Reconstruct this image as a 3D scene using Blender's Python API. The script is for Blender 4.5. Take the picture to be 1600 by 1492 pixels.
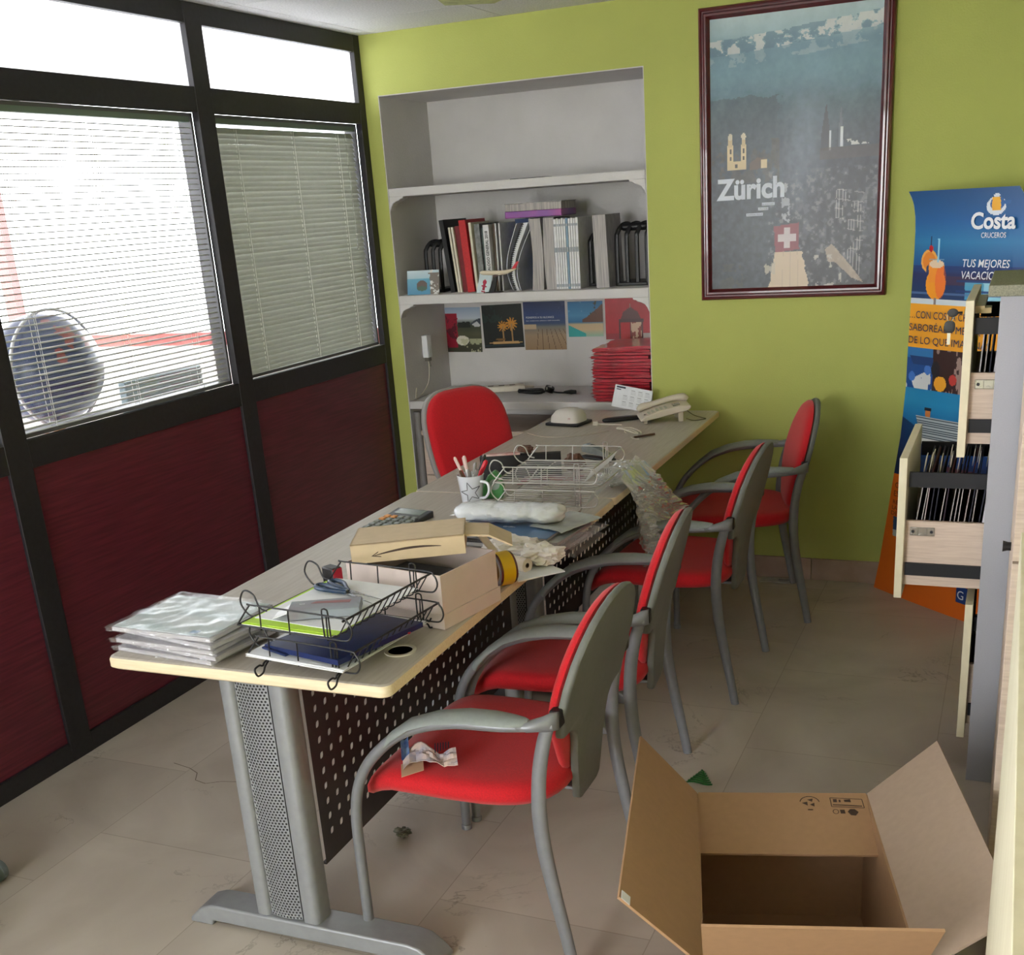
import bpy, math, random
import numpy as np
from mathutils import Vector, Matrix, noise
random.seed(7)
PI = math.pi
scene = bpy.context.scene
for o in list(bpy.data.objects):
    bpy.data.objects.remove(o)
col = scene.collection

# ------------------------------------------------------------------ camera
cam_data = bpy.data.cameras.new('camera')
cam = bpy.data.objects.new('camera', cam_data)
col.objects.link(cam)
cam_data.sensor_fit = 'HORIZONTAL'
cam_data.sensor_width = 36.0
cam_data.lens = 39.347
cam_data.shift_x = -0.02244
cam_data.shift_y = 0.11910
cam_data.clip_start = 0.05
cam.matrix_world = Matrix(((0.9221260511, -0.0725401151, 0.3800282588, 2.70331351),
                           (0.3817208740, 0.3306090748, -0.8631261866, -4.66098357),
                           (-0.0630295180, 0.9409758612, 0.3325533167, 1.6),
                           (0, 0, 0, 1)))
scene.camera = cam

# ------------------------------------------------------------------ light, exposure
scene.view_settings.view_transform = 'Standard'
scene.view_settings.look = 'None'
scene.view_settings.gamma = 1
scene.view_settings.use_curve_mapping = False
scene.view_settings.exposure = 0.0
world = bpy.data.worlds.new('world')
scene.world = world
world.use_nodes = True
wn = world.node_tree
wn.nodes['Background'].inputs['Color'].default_value = (0.93, 0.96, 1.0, 1)
wn.nodes['Background'].inputs['Strength'].default_value = 13.0

def area(name, loc, target, size, size_y, power, color):
    ld = bpy.data.lights.new(name, 'AREA')
    ld.shape = 'RECTANGLE'
    ld.size = size
    ld.size_y = size_y
    ld.energy = power
    ld.color = color
    lo = bpy.data.objects.new(name, ld)
    lo.location = loc
    lo.rotation_euler = (Vector(target) - Vector(loc)).to_track_quat('-Z', 'Y').to_euler()
    col.objects.link(lo)
    return lo
# added area lamp in an unseen street window, boosting daylight behind the photographer
area('added_window_fill', (0.55, -7.68, 1.45), (0.9, -1.5, 0.9), 1.9, 1.5, 80, (1.0, 0.97, 0.93))
# low sunlight through the outer windows of the neighbouring office (left)
sun_d = bpy.data.lights.new('sun', 'SUN')
sun_d.energy = 8.0
sun_d.angle = math.radians(12)
sun_d.color = (1.0, 0.97, 0.9)
sun = bpy.data.objects.new('sun', sun_d)
sun.rotation_euler = Vector((0.72, 0.62, -0.42)).to_track_quat('-Z', 'Y').to_euler()
col.objects.link(sun)

# ------------------------------------------------------------------ materials
def lin(c):
    c = np.asarray(c, float)
    return np.where(c <= 0.04045, c / 12.92, ((c + 0.055) / 1.055) ** 2.4)

def rgb(r, g, b):
    v = lin(np.array([r, g, b]) / 255.0)
    return (float(v[0]), float(v[1]), float(v[2]), 1.0)

MATS = {}
def mat(name, color, rough=0.5, metal=0.0, vary=0.0, scale=20.0, stretch=(1, 1, 1), bump=0.0, bscale=None,
        coat=0.0, spec=0.5, color2=None, detail=4.0, sheen=0.0):
    if name in MATS:
        return MATS[name]
    m = bpy.data.materials.new(name)
    m.use_nodes = True
    nt = m.node_tree
    b = nt.nodes['Principled BSDF']
    b.inputs['Roughness'].default_value = rough
    b.inputs['Metallic'].default_value = metal
    b.inputs['Coat Weight'].default_value = coat
    b.inputs['Specular IOR Level'].default_value = spec
    b.inputs['Sheen Weight'].default_value = sheen
    c1 = rgb(*color)
    b.inputs['Base Color'].default_value = c1
    tc = nt.nodes.new('ShaderNodeTexCoord')
    mp = nt.nodes.new('ShaderNodeMapping')
    mp.inputs['Scale'].default_value = stretch
    nt.links.new(tc.outputs['Object'], mp.inputs['Vector'])
    nz = nt.nodes.new('ShaderNodeTexNoise')
    nz.inputs['Scale'].default_value = scale
    nz.inputs['Detail'].default_value = detail
    nt.links.new(mp.outputs['Vector'], nz.inputs['Vector'])
    if color2 is None:
        k = 1 - vary
        color2 = tuple(x * k for x in color)
    if vary > 0 or tuple(color2) != tuple(color):
        cr = nt.nodes.new('ShaderNodeValToRGB')
        cr.color_ramp.elements[0].position = 0.33
        cr.color_ramp.elements[1].position = 0.67
        cr.color_ramp.elements[0].color = rgb(*color2)
        cr.color_ramp.elements[1].color = c1
        nt.links.new(nz.outputs['Fac'], cr.inputs['Fac'])
        nt.links.new(cr.outputs['Color'], b.inputs['Base Color'])
    if bump > 0:
        n2 = nz
        if bscale:
            n2 = nt.nodes.new('ShaderNodeTexNoise')
            n2.inputs['Scale'].default_value = bscale
            n2.inputs['Detail'].default_value = 3
            nt.links.new(mp.outputs['Vector'], n2.inputs['Vector'])
        bp = nt.nodes.new('ShaderNodeBump')
        bp.inputs['Strength'].default_value = bump
        bp.inputs['Distance'].default_value = 0.004
        nt.links.new(n2.outputs['Fac'], bp.inputs['Height'])
        nt.links.new(bp.outputs['Normal'], b.inputs['Normal'])
    MATS[name] = m
    return m

def film(name, tint=(255, 255, 255), gloss=0.12, rough=0.05, haze=0.0):
    """clear or milky sheet: see-through with a reflection, optional white haze"""
    if name in MATS:
        return MATS[name]
    m = bpy.data.materials.new(name)
    m.use_nodes = True
    nt = m.node_tree
    nt.nodes.remove(nt.nodes['Principled BSDF'])
    out = nt.nodes['Material Output']
    tr = nt.nodes.new('ShaderNodeBsdfTransparent')
    tr.inputs['Color'].default_value = rgb(*tint)
    gl = nt.nodes.new('ShaderNodeBsdfGlossy')
    gl.inputs['Roughness'].default_value = rough
    mx = nt.nodes.new('ShaderNodeMixShader')
    lw = nt.nodes.new('ShaderNodeLayerWeight')
    lw.inputs['Blend'].default_value = 0.25
    ma = nt.nodes.new('ShaderNodeMath')
    ma.operation = 'MULTIPLY_ADD'
    ma.inputs[1].default_value = 0.5
    ma.inputs[2].default_value = gloss
    nt.links.new(lw.outputs['Fresnel'], ma.inputs[0])
    nt.links.new(ma.outputs[0], mx.inputs['Fac'])
    nt.links.new(tr.outputs[0], mx.inputs[1])
    nt.links.new(gl.outputs[0], mx.inputs[2])
    last = mx
    if haze > 0:
        df = nt.nodes.new('ShaderNodeBsdfTranslucent')
        df.inputs['Color'].default_value = rgb(245, 247, 248)
        d2 = nt.nodes.new('ShaderNodeBsdfDiffuse')
        d2.inputs['Color'].default_value = rgb(240, 242, 243)
        ad = nt.nodes.new('ShaderNodeMixShader')
        ad.inputs['Fac'].default_value = 0.5
        nt.links.new(df.outputs[0], ad.inputs[1])
        nt.links.new(d2.outputs[0], ad.inputs[2])
        m2 = nt.nodes.new('ShaderNodeMixShader')
        m2.inputs['Fac'].default_value = haze
        nt.links.new(mx.outputs[0], m2.inputs[1])
        nt.links.new(ad.outputs[0], m2.inputs[2])
        last = m2
    nt.links.new(last.outputs[0], out.inputs['Surface'])
    MATS[name] = m
    return m

def attr_mat(name, rough=0.45, coat=0.0, coat_rough=0.1):
    """picture print: the pigment colours sit in the mesh's own colour attribute"""
    if name in MATS:
        return MATS[name]
    m = bpy.data.materials.new(name)
    m.use_nodes = True
    nt = m.node_tree
    b = nt.nodes['Principled BSDF']
    a = nt.nodes.new('ShaderNodeVertexColor')
    a.layer_name = 'print'
    nt.links.new(a.outputs['Color'], b.inputs['Base Color'])
    b.inputs['Roughness'].default_value = rough
    b.inputs['Coat Weight'].default_value = coat
    b.inputs['Coat Roughness'].default_value = coat_rough
    MATS[name] = m
    return m

# ------------------------------------------------------------------ geometry
class G:
    def __init__(s):
        s.v = []; s.f = []; s.m = []
    def add(s, vs, fs, mi=0, mx=None):
        n = len(s.v)
        if mx is not None:
            vs = [mx @ Vector(p) for p in vs]
        s.v += [tuple(p) for p in vs]
        s.f += [tuple(i + n for i in f) for f in fs]
        s.m += [mi] * len(fs)
        return s
    def box(s, x0, x1, y0, y1, z0, z1, mi=0, mx=None):
        vs = [(x0, y0, z0), (x1, y0, z0), (x1, y1, z0), (x0, y1, z0), (x0, y0, z1), (x1, y0, z1), (x1, y1, z1), (x0, y1, z1)]
        fs = [(0, 3, 2, 1), (4, 5, 6, 7), (0, 1, 5, 4), (1, 2, 6, 5), (2, 3, 7, 6), (3, 0, 4, 7)]
        return s.add(vs, fs, mi, mx)
    def prism(s, poly, axis, a, b, mi=0, mx=None):
        n = len(poly)
        def P(p, w):
            return {'x': (w, p[0], p[1]), 'y': (p[0], w, p[1]), 'z': (p[0], p[1], w)}[axis]
        vs = [P(p, a) for p in poly] + [P(p, b) for p in poly]
        fs = [tuple(range(n))[::-1], tuple(range(n, 2 * n))]
        for i in range(n):
            j = (i + 1) % n
            fs.append((i, j, n + j, n + i))
        return s.add(vs, fs, mi, mx)
    def rings(s, rs, cap=True, close=False, mi=0, mx=None):
        n = len(rs[0]); vs = [p for r in rs for p in r]; fs = []
        k = len(rs)
        for a in range(k if close else k - 1):
            b = (a + 1) % k
            for i in range(n):
                j = (i + 1) % n
                fs.append((a * n + i, a * n + j, b * n + j, b * n + i))
        if cap and not close:
            fs.append(tuple(range(n))[::-1]); fs.append(tuple(range((k - 1) * n, k * n)))
        return s.add(vs, fs, mi, mx)
    def tube(s, pts, r, n=8, closed=False, mi=0, smooth=0, flat=None, mx=None):
        """flat=(rx_factor, direction vector): elliptical section"""
        P = [Vector(p) for p in pts]
        R = list(r) if isinstance(r, (list, tuple)) else [r] * len(P)
        if smooth:
            Q = []; RR = []; m = len(P); rng = m if closed else m - 1
            for i in range(rng):
                if closed:
                    p0, p1, p2, p3 = P[(i - 1) % m], P[i], P[(i + 1) % m], P[(i + 2) % m]; ra, rb = R[i], R[(i + 1) % m]
                else:
                    p0, p1, p2, p3 = P[max(i - 1, 0)], P[i], P[i + 1], P[min(i + 2, m - 1)]; ra, rb = R[i], R[i + 1]
                for k in range(smooth):
                    t = k / smooth
                    Q.append(0.5 * ((2 * p1) + (p2 - p0) * t + (2 * p0 - 5 * p1 + 4 * p2 - p3) * t * t + (3 * p1 - p0 - 3 * p2 + p3) * t ** 3))
                    RR.append(ra + (rb - ra) * t)
            if not closed:
                Q.append(P[-1]); RR.append(R[-1])
            P, R = Q, RR
        m = len(P); rs = []
        T = []
        for i in range(m):
            if closed:
                d = P[(i + 1) % m] - P[(i - 1) % m]
            else:
                d = P[min(i + 1, m - 1)] - P[max(i - 1, 0)]
            T.append(d.normalized() if d.length > 1e-9 else Vector((0, 0, 1)))
        ref = Vector((0, 0, 1)) if abs(T[0].z) < 0.9 else Vector((1, 0, 0))
        if flat:
            ref = Vector(flat[1])
        U = (ref - T[0] * ref.dot(T[0])).normalized()
        for i in range(m):
            if flat:
                ref = Vector(flat[1])
                U = ref - T[i] * ref.dot(T[i])
            else:
                U = U - T[i] * U.dot(T[i])
            U = U.normalized() if U.length > 1e-9 else Vector((1, 0, 0))
            W = T[i].cross(U)
            ka = R[i]; kb = R[i] * (flat[0] if flat else 1)
            rs.append([P[i] + U * (math.cos(2 * PI * k / n) * kb) + W * (math.sin(2 * PI * k / n) * ka) for k in range(n)])
        return s.rings(rs, cap=not closed, close=closed, mi=mi, mx=mx)
    def lathe(s, prof, n=24, mi=0, mx=None, cap=True):
        rs = [[(r * math.cos(2 * PI * k / n), r * math.sin(2 * PI * k / n), z) for k in range(n)] for r, z in prof]
        return s.rings(rs, cap=cap, mi=mi, mx=mx)
    def surf(s, fn, nu, nv, mi=0, mx=None):
        vs = [fn(i / nu, j / nv) for j in range(nv + 1) for i in range(nu + 1)]
        fs = [(j * (nu + 1) + i, j * (nu + 1) + i + 1, (j + 1) * (nu + 1) + i + 1, (j + 1) * (nu + 1) + i) for j in range(nv) for i in range(nu)]
        return s.add(vs, fs, mi, mx)
    def slab(s, fn, nu, nv, th, mi=0, mx=None):
        """surface fn(u,v) given a downward thickness th along z"""
        top = [Vector(fn(i / nu, j / nv)) for j in range(nv + 1) for i in range(nu + 1)]
        bot = [p - Vector((0, 0, th)) for p in top]
        N = len(top); W = nu + 1
        fs = []
        for j in range(nv):
            for i in range(nu):
                a = j * W + i
                fs.append((a, a + 1, a + W + 1, a + W))
                fs.append((N + a, N + a + W, N + a + W + 1, N + a + 1))
        for i in range(nu):
            fs.append((i, N + i, N + i + 1, i + 1))
            a = nv * W + i
            fs.append((a, a + 1, N + a + 1, N + a))
        for j in range(nv):
            a = j * W
            fs.append((a, a + W, N + a + W, N + a))
            a = j * W + nu
            fs.append((a, N + a, N + a + W, a + W))
        return s.add(top + bot, fs, mi, mx)
    def pillow(s, outline, d1, d2, fn, mi=0, sharp=False):
        """outline (a,b) loop, thickness d1 in front (w>0) and d2 behind; fn maps (a,b,w) to a point"""
        n = len(outline)
        ca = sum(p[0] for p in outline) / n; cb = sum(p[1] for p in outline) / n
        if sharp:
            seq = [(0.01, 1), (0.5, 1), (0.93, 1), (0.99, 0.8), (1, 0.3), (1, -0.5), (0.985, -0.9), (0.95, -1), (0.5, -1), (0.01, -1)]
        else:
            seq = [(0.01, 1), (0.4, 0.99), (0.7, 0.94), (0.88, 0.8), (0.96, 0.55), (1, 0.1), (1, -0.4), (0.96, -0.85), (0.85, -1), (0.4, -1), (0.01, -1)]
        rs = []
        for k, w in seq:
            ww = w * d1 if w > 0 else w * d2
            rs.append([fn(ca + (p[0] - ca) * k, cb + (p[1] - cb) * k, ww) for p in outline])
        return s.rings(rs, cap=True, mi=mi)

def ob(name, g, mats, parent=None, label=None, cat=None, group=None, kind=None, loc=(0, 0, 0), rz=0.0, bevel=0.0,
       smooth=35, rot=None, seg=2):
    me = bpy.data.meshes.new(name)
    me.from_pydata(g.v, [], g.f)
    ms = mats if isinstance(mats, (list, tuple)) else [mats]
    for m in ms:
        me.materials.append(m)
    if len(ms) > 1:
        me.polygons.foreach_set('material_index', g.m)
    me.update()
    if smooth:
        me.polygons.foreach_set('use_smooth', [True] * len(me.polygons))
        me.set_sharp_from_angle(angle=math.radians(smooth))
    o = bpy.data.objects.new(name, me)
    o.location = loc
    o.rotation_euler = rot if rot else (0, 0, rz)
    col.objects.link(o)
    if parent:
        o.parent = parent
    if bevel > 0:
        b = o.modifiers.new('bevel', 'BEVEL')
        b.width = bevel; b.segments = seg; b.limit_method = 'ANGLE'; b.angle_limit = math.radians(40)
        b.harden_normals = False
    tag(o, label, cat, group, kind)
    return o

def tag(o, label=None, cat=None, group=None, kind=None):
    if label: o['label'] = label
    if cat: o['category'] = cat
    if group: o['group'] = group
    if kind: o['kind'] = kind
    return o

def thing(name, label, cat, loc=(0, 0, 0), rz=0.0, group=None, rot=None):
    o = bpy.data.objects.new(name, None)
    o.empty_display_size = 0.05
    o.location = loc
    o.rotation_euler = rot if rot else (0, 0, rz)
    col.objects.link(o)
    return tag(o, label, cat, group)

def copy_tree(o, parent=None):
    c = o.copy()
    col.objects.link(c)
    c.parent = parent
    for ch in list(o.children):
        copy_tree(ch, c)
    return c

def text(name, s, m, parent, w=None, h=None, loc=(0, 0, 0), rot=(PI / 2, 0, 0), bold=0.0, th=0.0006, align='LEFT', shear=0.0):
    """lettering as its own mesh: baseline at loc, scaled to width w and/or cap height h"""
    cu = bpy.data.curves.new(name, 'FONT')
    cu.body = s
    cu.size = 1.0
    cu.offset = bold
    cu.shear = shear
    cu.resolution_u = 4
    tmp = bpy.data.objects.new(name, cu)
    col.objects.link(tmp)
    dg = bpy.context.evaluated_depsgraph_get()
    dg.update()
    me = bpy.data.meshes.new_from_object(tmp.evaluated_get(dg))
    bpy.data.objects.remove(tmp)
    n = len(me.vertices)
    co = np.zeros(n * 3); me.vertices.foreach_get('co', co); co = co.reshape(-1, 3)
    x0, x1 = co[:, 0].min(), co[:, 0].max()
    sy = (h / 0.70) if h else None
    sx = (w / (x1 - x0)) if w else sy
    if sy is None: sy = sx
    co[:, 0] = (co[:, 0] - x0) * sx
    if align == 'CENTER':
        co[:, 0] -= co[:, 0].max() / 2
    co[:, 1] *= sy
    co[:, 2] = th
    me.vertices.foreach_set('co', co.reshape(-1))
    me.materials.clear(); me.materials.append(m)
    me.update()
    o = bpy.data.objects.new(name, me)
    o.location = loc; o.rotation_euler = rot
    col.objects.link(o)
    if parent: o.parent = parent
    return o

# ------------------------------------------------------------------ picture prints
rs_ = np.random.RandomState(11)
def fbm(ny, nx, cells=4, octv=5, seed=0, ax=1.0):
    r = np.random.RandomState(seed)
    out = np.zeros((ny, nx)); amp = 1.0; tot = 0
    for o in range(octv):
        cy = max(2, int(cells * 2 ** o)); cx = max(2, int(cells * ax * 2 ** o))
        g = r.rand(cy + 1, cx + 1)
        y = np.linspace(0, cy, ny, endpoint=False); x = np.linspace(0, cx, nx, endpoint=False)
        yi = y.astype(int); xi = x.astype(int); fy = (y - yi)[:, None]; fx = (x - xi)[None, :]
        fy = fy * fy * (3 - 2 * fy); fx = fx * fx * (3 - 2 * fx)
        a = g[yi][:, xi]; b = g[yi][:, xi + 1]; c = g[yi + 1][:, xi]; d = g[yi + 1][:, xi + 1]
        out += amp * ((a * (1 - fx) + b * fx) * (1 - fy) + (c * (1 - fx) + d * fx) * fy)
        tot += amp; amp *= 0.55
    return out / tot

class Pic:
    """small painter; v runs down from the top, u from the left, colours 0..255"""
    def __init__(s, nx, ny, c=(128, 128, 128)):
        s.nx, s.ny = nx, ny
        s.a = np.zeros((ny, nx, 3)); s.a[:] = c
        s.v, s.u = np.meshgrid((np.arange(ny) + .5) / ny, (np.arange(nx) + .5) / nx, indexing='ij')
    def put(s, mask, c, k=1.0):
        m = np.clip(mask.astype(float) * k, 0, 1)[..., None]
        s.a = s.a * (1 - m) + np.array(c, float) * m
    def grad(s, stops):
        vs = [t[0] for t in stops]
        for ch in range(3):
            s.a[..., ch] = np.interp(s.v, vs, [t[1][ch] for t in stops])
    def rect(s, u0, u1, v0, v1, c, k=1.0):
        s.put((s.u > u0) & (s.u < u1) & (s.v > v0) & (s.v < v1), c, k)
    def disc(s, cu, cv, ru, rv, c, k=1.0):
        s.put(((s.u - cu) / ru) ** 2 + ((s.v - cv) / rv) ** 2 < 1, c, k)
    def poly(s, pts, c, k=1.0):
        inside = np.zeros(s.u.shape, bool)
        n = len(pts)
        for i in range(n):
            x0, y0 = pts[i]; x1, y1 = pts[(i + 1) % n]
            if y0 == y1: continue
            cond = ((s.v >= min(y0, y1)) & (s.v < max(y0, y1)))
            xx = x0 + (s.v - y0) * (x1 - x0) / (y1 - y0)
            inside ^= cond & (s.u < xx)
        s.put(inside, c, k)
    def noise(s, amt, cells=6, octv=5, seed=0, ax=1.0):
        s.a += ((fbm(s.ny, s.nx, cells, octv, seed, ax) - 0.5) * 2 * amt)[..., None]

def print_mesh(pic, fn):
    """one quad per picture cell, each with its pigment colour; fn(u, v) -> point, v down"""
    nx, ny = pic.nx, pic.ny
    vs = [fn(i / nx, j / ny) for j in range(ny + 1) for i in range(nx + 1)]
    fs = [(j * (nx + 1) + i, (j + 1) * (nx + 1) + i, (j + 1) * (nx + 1) + i + 1, j * (nx + 1) + i + 1) for j in range(ny) for i in range(nx)]
    me = bpy.data.meshes.new('print')
    me.from_pydata(vs, [], fs)
    a = me.color_attributes.new('print', 'FLOAT_COLOR', 'CORNER')
    c = lin(np.clip(pic.a, 0, 255) / 255.0).reshape(-1, 3)
    c = np.concatenate([c, np.ones((len(c), 1))], 1)
    a.data.foreach_set('color', np.repeat(c, 4, axis=0).reshape(-1))
    me.update()
    return me

def print_ob(name, pic, fn, m, parent=None, **kw):
    me = print_mesh(pic, fn)
    me.materials.append(m)
    o = bpy.data.objects.new(name, me)
    col.objects.link(o)
    if parent: o.parent = parent
    tag(o, **kw)
    return o

def crumple(size, seed=0, amp=0.35, sub=3, freq=2.2):
    import bmesh
    bm = bmesh.new()
    bmesh.ops.create_icosphere(bm, subdivisions=sub, radius=1.0)
    off = Vector((seed * 7.3, seed * 3.1, seed * 1.7))
    g = G()
    for v in bm.verts:
        p = v.co.copy()
        k = 1 + amp * (noise.noise(p * freq + off) * 1.2 + 0.7 * noise.noise(p * freq * 2.7 + off) + 0.35 * noise.noise(p * freq * 6 + off))
        q = p * k
        g.v.append((q.x * size[0], q.y * size[1], q.z * size[2]))
    for f in bm.faces:
        g.f.append(tuple(v.index for v in f.verts)); g.m.append(0)
    bm.free()
    zm = min(v[2] for v in g.v)
    g.v = [(a, b, c - zm) for a, b, c in g.v]
    return g

def perforated(g, u0, u1, v0, v1, du, dv, hole, fn, stagger=True):
    """sheet with real holes; hole: list of 8 (a,b) offsets; fn(u,v)->point"""
    nr = int(round((v1 - v0) / dv)); nc = int(round((u1 - u0) / du))
    for r in range(nr):
        off = du / 2 if (stagger and r % 2) else 0.0
        if off:
            a, b = u0, u0 + off
            V0, V1 = v0 + r * dv, v0 + (r + 1) * dv
            g.add([fn(a, V0), fn(b, V0), fn(b, V1), fn(a, V1)], [(0, 1, 2, 3)])
            a, b = u1 - off, u1
            g.add([fn(a, V0), fn(b, V0), fn(b, V1), fn(a, V1)], [(0, 1, 2, 3)])
        for c in range(nc - (1 if off else 0)):
            cu = u0 + off + (c + 0.5) * du; cv = v0 + (r + 0.5) * dv
            hu, hv = du / 2, dv / 2
            outer = [(hu, 0), (hu, hv), (0, hv), (-hu, hv), (-hu, 0), (-hu, -hv), (0, -hv), (hu, -hv)]
            vs = [fn(cu + a, cv + b) for a, b in outer] + [fn(cu + a, cv + b) for a, b in hole]
            g.add(vs, [(i, (i + 1) % 8, 8 + (i + 1) % 8, 8 + i) for i in range(8)])
    return g
# ------------------------------------------------------------------ common materials
GREEN = mat('green_wall_paint', (182, 188, 100), 0.75, vary=0.03, scale=3, bump=0.25, bscale=160)
WHITEW = mat('white_wall_paint', (212, 209, 208), 0.8, vary=0.03, scale=6, bump=0.3, bscale=120)
DARKF = mat('dark_anodised_frame', (38, 36, 42), 0.5, vary=0.2, scale=60, bump=0.1)
BURG = mat('burgundy_laminate', (114, 40, 56), 0.42, color2=(88, 29, 44), scale=9, stretch=(1, 0.6, 14), detail=8)
CEIL = mat('ceiling_tile', (236, 236, 238), 0.9, vary=0.10, scale=140, bump=0.4)
STEEL = mat('grey_painted_steel', (150, 153, 158), 0.38, metal=0.25, vary=0.04, scale=40)
STEELD = mat('graphite_painted_steel', (60, 56, 62), 0.5, metal=0.1, vary=0.05, scale=40)
CHAIRM = mat('grey_chair_tube', (134, 136, 142), 0.4, metal=0.3, vary=0.04, scale=50)
CHAIRP = mat('grey_chair_plastic', (140, 147, 146), 0.5, vary=0.04, scale=90, bump=0.12, bscale=500)
RED = mat('red_fabric', (208, 10, 28), 0.85, vary=0.1, scale=300, bump=0.25, bscale=700, sheen=0.15)
BLACKP = mat('black_plastic', (22, 22, 24), 0.45, vary=0.1, scale=80)
WHITEP = mat('white_paper', (232, 234, 238), 0.6, vary=0.03, scale=30)
KRAFT = mat('kraft_cardboard', (172, 136, 102), 0.8, vary=0.025, scale=60)
KRAFTIN = mat('kraft_inner_cardboard', (178, 156, 138), 0.85, vary=0.025, scale=60)
WOODP = mat('pale_wood_laminate', (214, 196, 180), 0.5, color2=(198, 178, 162), scale=14, stretch=(1, 1, 16), detail=8)
BEIGE = mat('beige_laminate', (214, 208, 182), 0.5, color2=(204, 197, 170), scale=10, stretch=(3, 3, 0.6), detail=6)
DESKT = mat('grey_beige_desktop', (190, 182, 172), 0.42, color2=(177, 168, 157), scale=8, stretch=(14, 1, 1), detail=8)
DESKE = mat('maple_desk_edge', (230, 214, 184), 0.5, color2=(220, 200, 166), scale=12, stretch=(1, 14, 14), detail=6)
CHROME = mat('chrome_wire', (188, 186, 180), 0.38, metal=0.9)
CREAM = mat('cream_plastic', (214, 206, 190), 0.45, vary=0.03, scale=60)
CLEAR = film('clear_plastic_film', gloss=0.1, rough=0.14, haze=0.16)
PRINT = attr_mat('printed_paper', 0.4)
GLOSSP = attr_mat('glossy_print', 0.35, coat=0.6, coat_rough=0.15)

# ------------------------------------------------------------------ floor
def floor_material():
    m = bpy.data.materials.new('marble_floor_tiles')
    m.use_nodes = True
    nt = m.node_tree; b = nt.nodes['Principled BSDF']; L = nt.links.new
    tc = nt.nodes.new('ShaderNodeTexCoord')
    sep = nt.nodes.new('ShaderNodeSeparateXYZ'); L(tc.outputs['Object'], sep.inputs[0])
    cmb = nt.nodes.new('ShaderNodeCombineXYZ')
    ax = nt.nodes.new('ShaderNodeMath'); ax.operation = 'ADD'; ax.inputs[1].default_value = 0.13 + 6.2
    ay = nt.nodes.new('ShaderNodeMath'); ay.operation = 'ADD'; ay.inputs[1].default_value = -2.03 + 0.54 * 12
    L(sep.outputs['Y'], ax.inputs[0]); L(sep.outputs['X'], ay.inputs[0])
    L(ax.outputs[0], cmb.inputs['X']); L(ay.outputs[0], cmb.inputs['Y'])
    br = nt.nodes.new('ShaderNodeTexBrick')
    br.offset = 0.4; br.offset_frequency = 2
    br.inputs['Scale'].default_value = 1.0
    br.inputs['Brick Width'].default_value = 0.62
    br.inputs['Row Height'].default_value = 0.54
    br.inputs['Mortar Size'].default_value = 0.0016
    br.inputs['Mortar Smooth'].default_value = 0.3
    br.inputs['Bias'].default_value = 0.0
    br.inputs['Color1'].default_value = (0.82, 0.82, 0.82, 1)
    br.inputs['Color2'].default_value = (1, 1, 1, 1)
    br.inputs['Mortar'].default_value = (0.6, 0.57, 0.53, 1)
    L(cmb.outputs[0], br.inputs['Vector'])
    n1 = nt.nodes.new('ShaderNodeTexNoise'); n1.inputs['Scale'].default_value = 2.2; n1.inputs['Detail'].default_value = 9
    n1.inputs['Distortion'].default_value = 1.2
    L(tc.outputs['Object'], n1.inputs['Vector'])
    cr = nt.nodes.new('ShaderNodeValToRGB')
    e = cr.color_ramp.elements
    e[0].position = 0.3; e[0].color = rgb(184, 173, 162)
    e[1].position = 0.7; e[1].color = rgb(208, 198, 187)
    L(n1.outputs['Fac'], cr.inputs['Fac'])
    # thin veins where a distorted noise crosses its middle value
    n2 = nt.nodes.new('ShaderNodeTexNoise'); n2.inputs['Scale'].default_value = 1.7; n2.inputs['Detail'].default_value = 7
    n2.inputs['Roughness'].default_value = 0.62; n2.inputs['Distortion'].default_value = 0.5
    L(tc.outputs['Object'], n2.inputs['Vector'])
    v = nt.nodes.new('ShaderNodeValToRGB')
    e = v.color_ramp.elements
    e[0].position = 0.494; e[0].color = (0, 0, 0, 1)
    e[1].position = 0.506; e[1].color = (0, 0, 0, 1)
    md = v.color_ramp.elements.new(0.5); md.color = (1, 1, 1, 1)
    L(n2.outputs['Fac'], v.inputs['Fac'])
    n3 = nt.nodes.new('ShaderNodeTexNoise'); n3.inputs['Scale'].default_value = 3.0
    L(tc.outputs['Object'], n3.inputs['Vector'])
    r3 = nt.nodes.new('ShaderNodeMapRange'); r3.inputs['From Min'].default_value = 0.52; r3.inputs['From Max'].default_value = 0.68
    L(n3.outputs['Fac'], r3.inputs['Value'])
    vm = nt.nodes.new('ShaderNodeMath'); vm.operation = 'MULTIPLY'
    L(v.outputs['Color'], vm.inputs[0]); L(r3.outputs[0], vm.inputs[1])
    vm2 = nt.nodes.new('ShaderNodeMath'); vm2.operation = 'MULTIPLY'; vm2.inputs[1].default_value = 0.55
    L(vm.outputs[0], vm2.inputs[0])
    mx = nt.nodes.new('ShaderNodeMix'); mx.data_type = 'RGBA'
    L(vm2.outputs[0], mx.inputs['Factor']); L(cr.outputs['Color'], mx.inputs['A'])
    mx.inputs['B'].default_value = rgb(92, 80, 66)
    # specks of dirt
    n4 = nt.nodes.new('ShaderNodeTexNoise'); n4.inputs['Scale'].default_value = 26; n4.inputs['Detail'].default_value = 3
    L(tc.outputs['Object'], n4.inputs['Vector'])
    r4 = nt.nodes.new('ShaderNodeMapRange'); r4.inputs['From Min'].default_value = 0.74; r4.inputs['From Max'].default_value = 0.8
    r4.inputs['To Max'].default_value = 0.6
    L(n4.outputs['Fac'], r4.inputs['Value'])
    mx3 = nt.nodes.new('ShaderNodeMix'); mx3.data_type = 'RGBA'
    L(r4.outputs[0], mx3.inputs['Factor']); L(mx.outputs['Result'], mx3.inputs['A'])
    mx3.inputs['B'].default_value = rgb(60, 54, 46)
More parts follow.
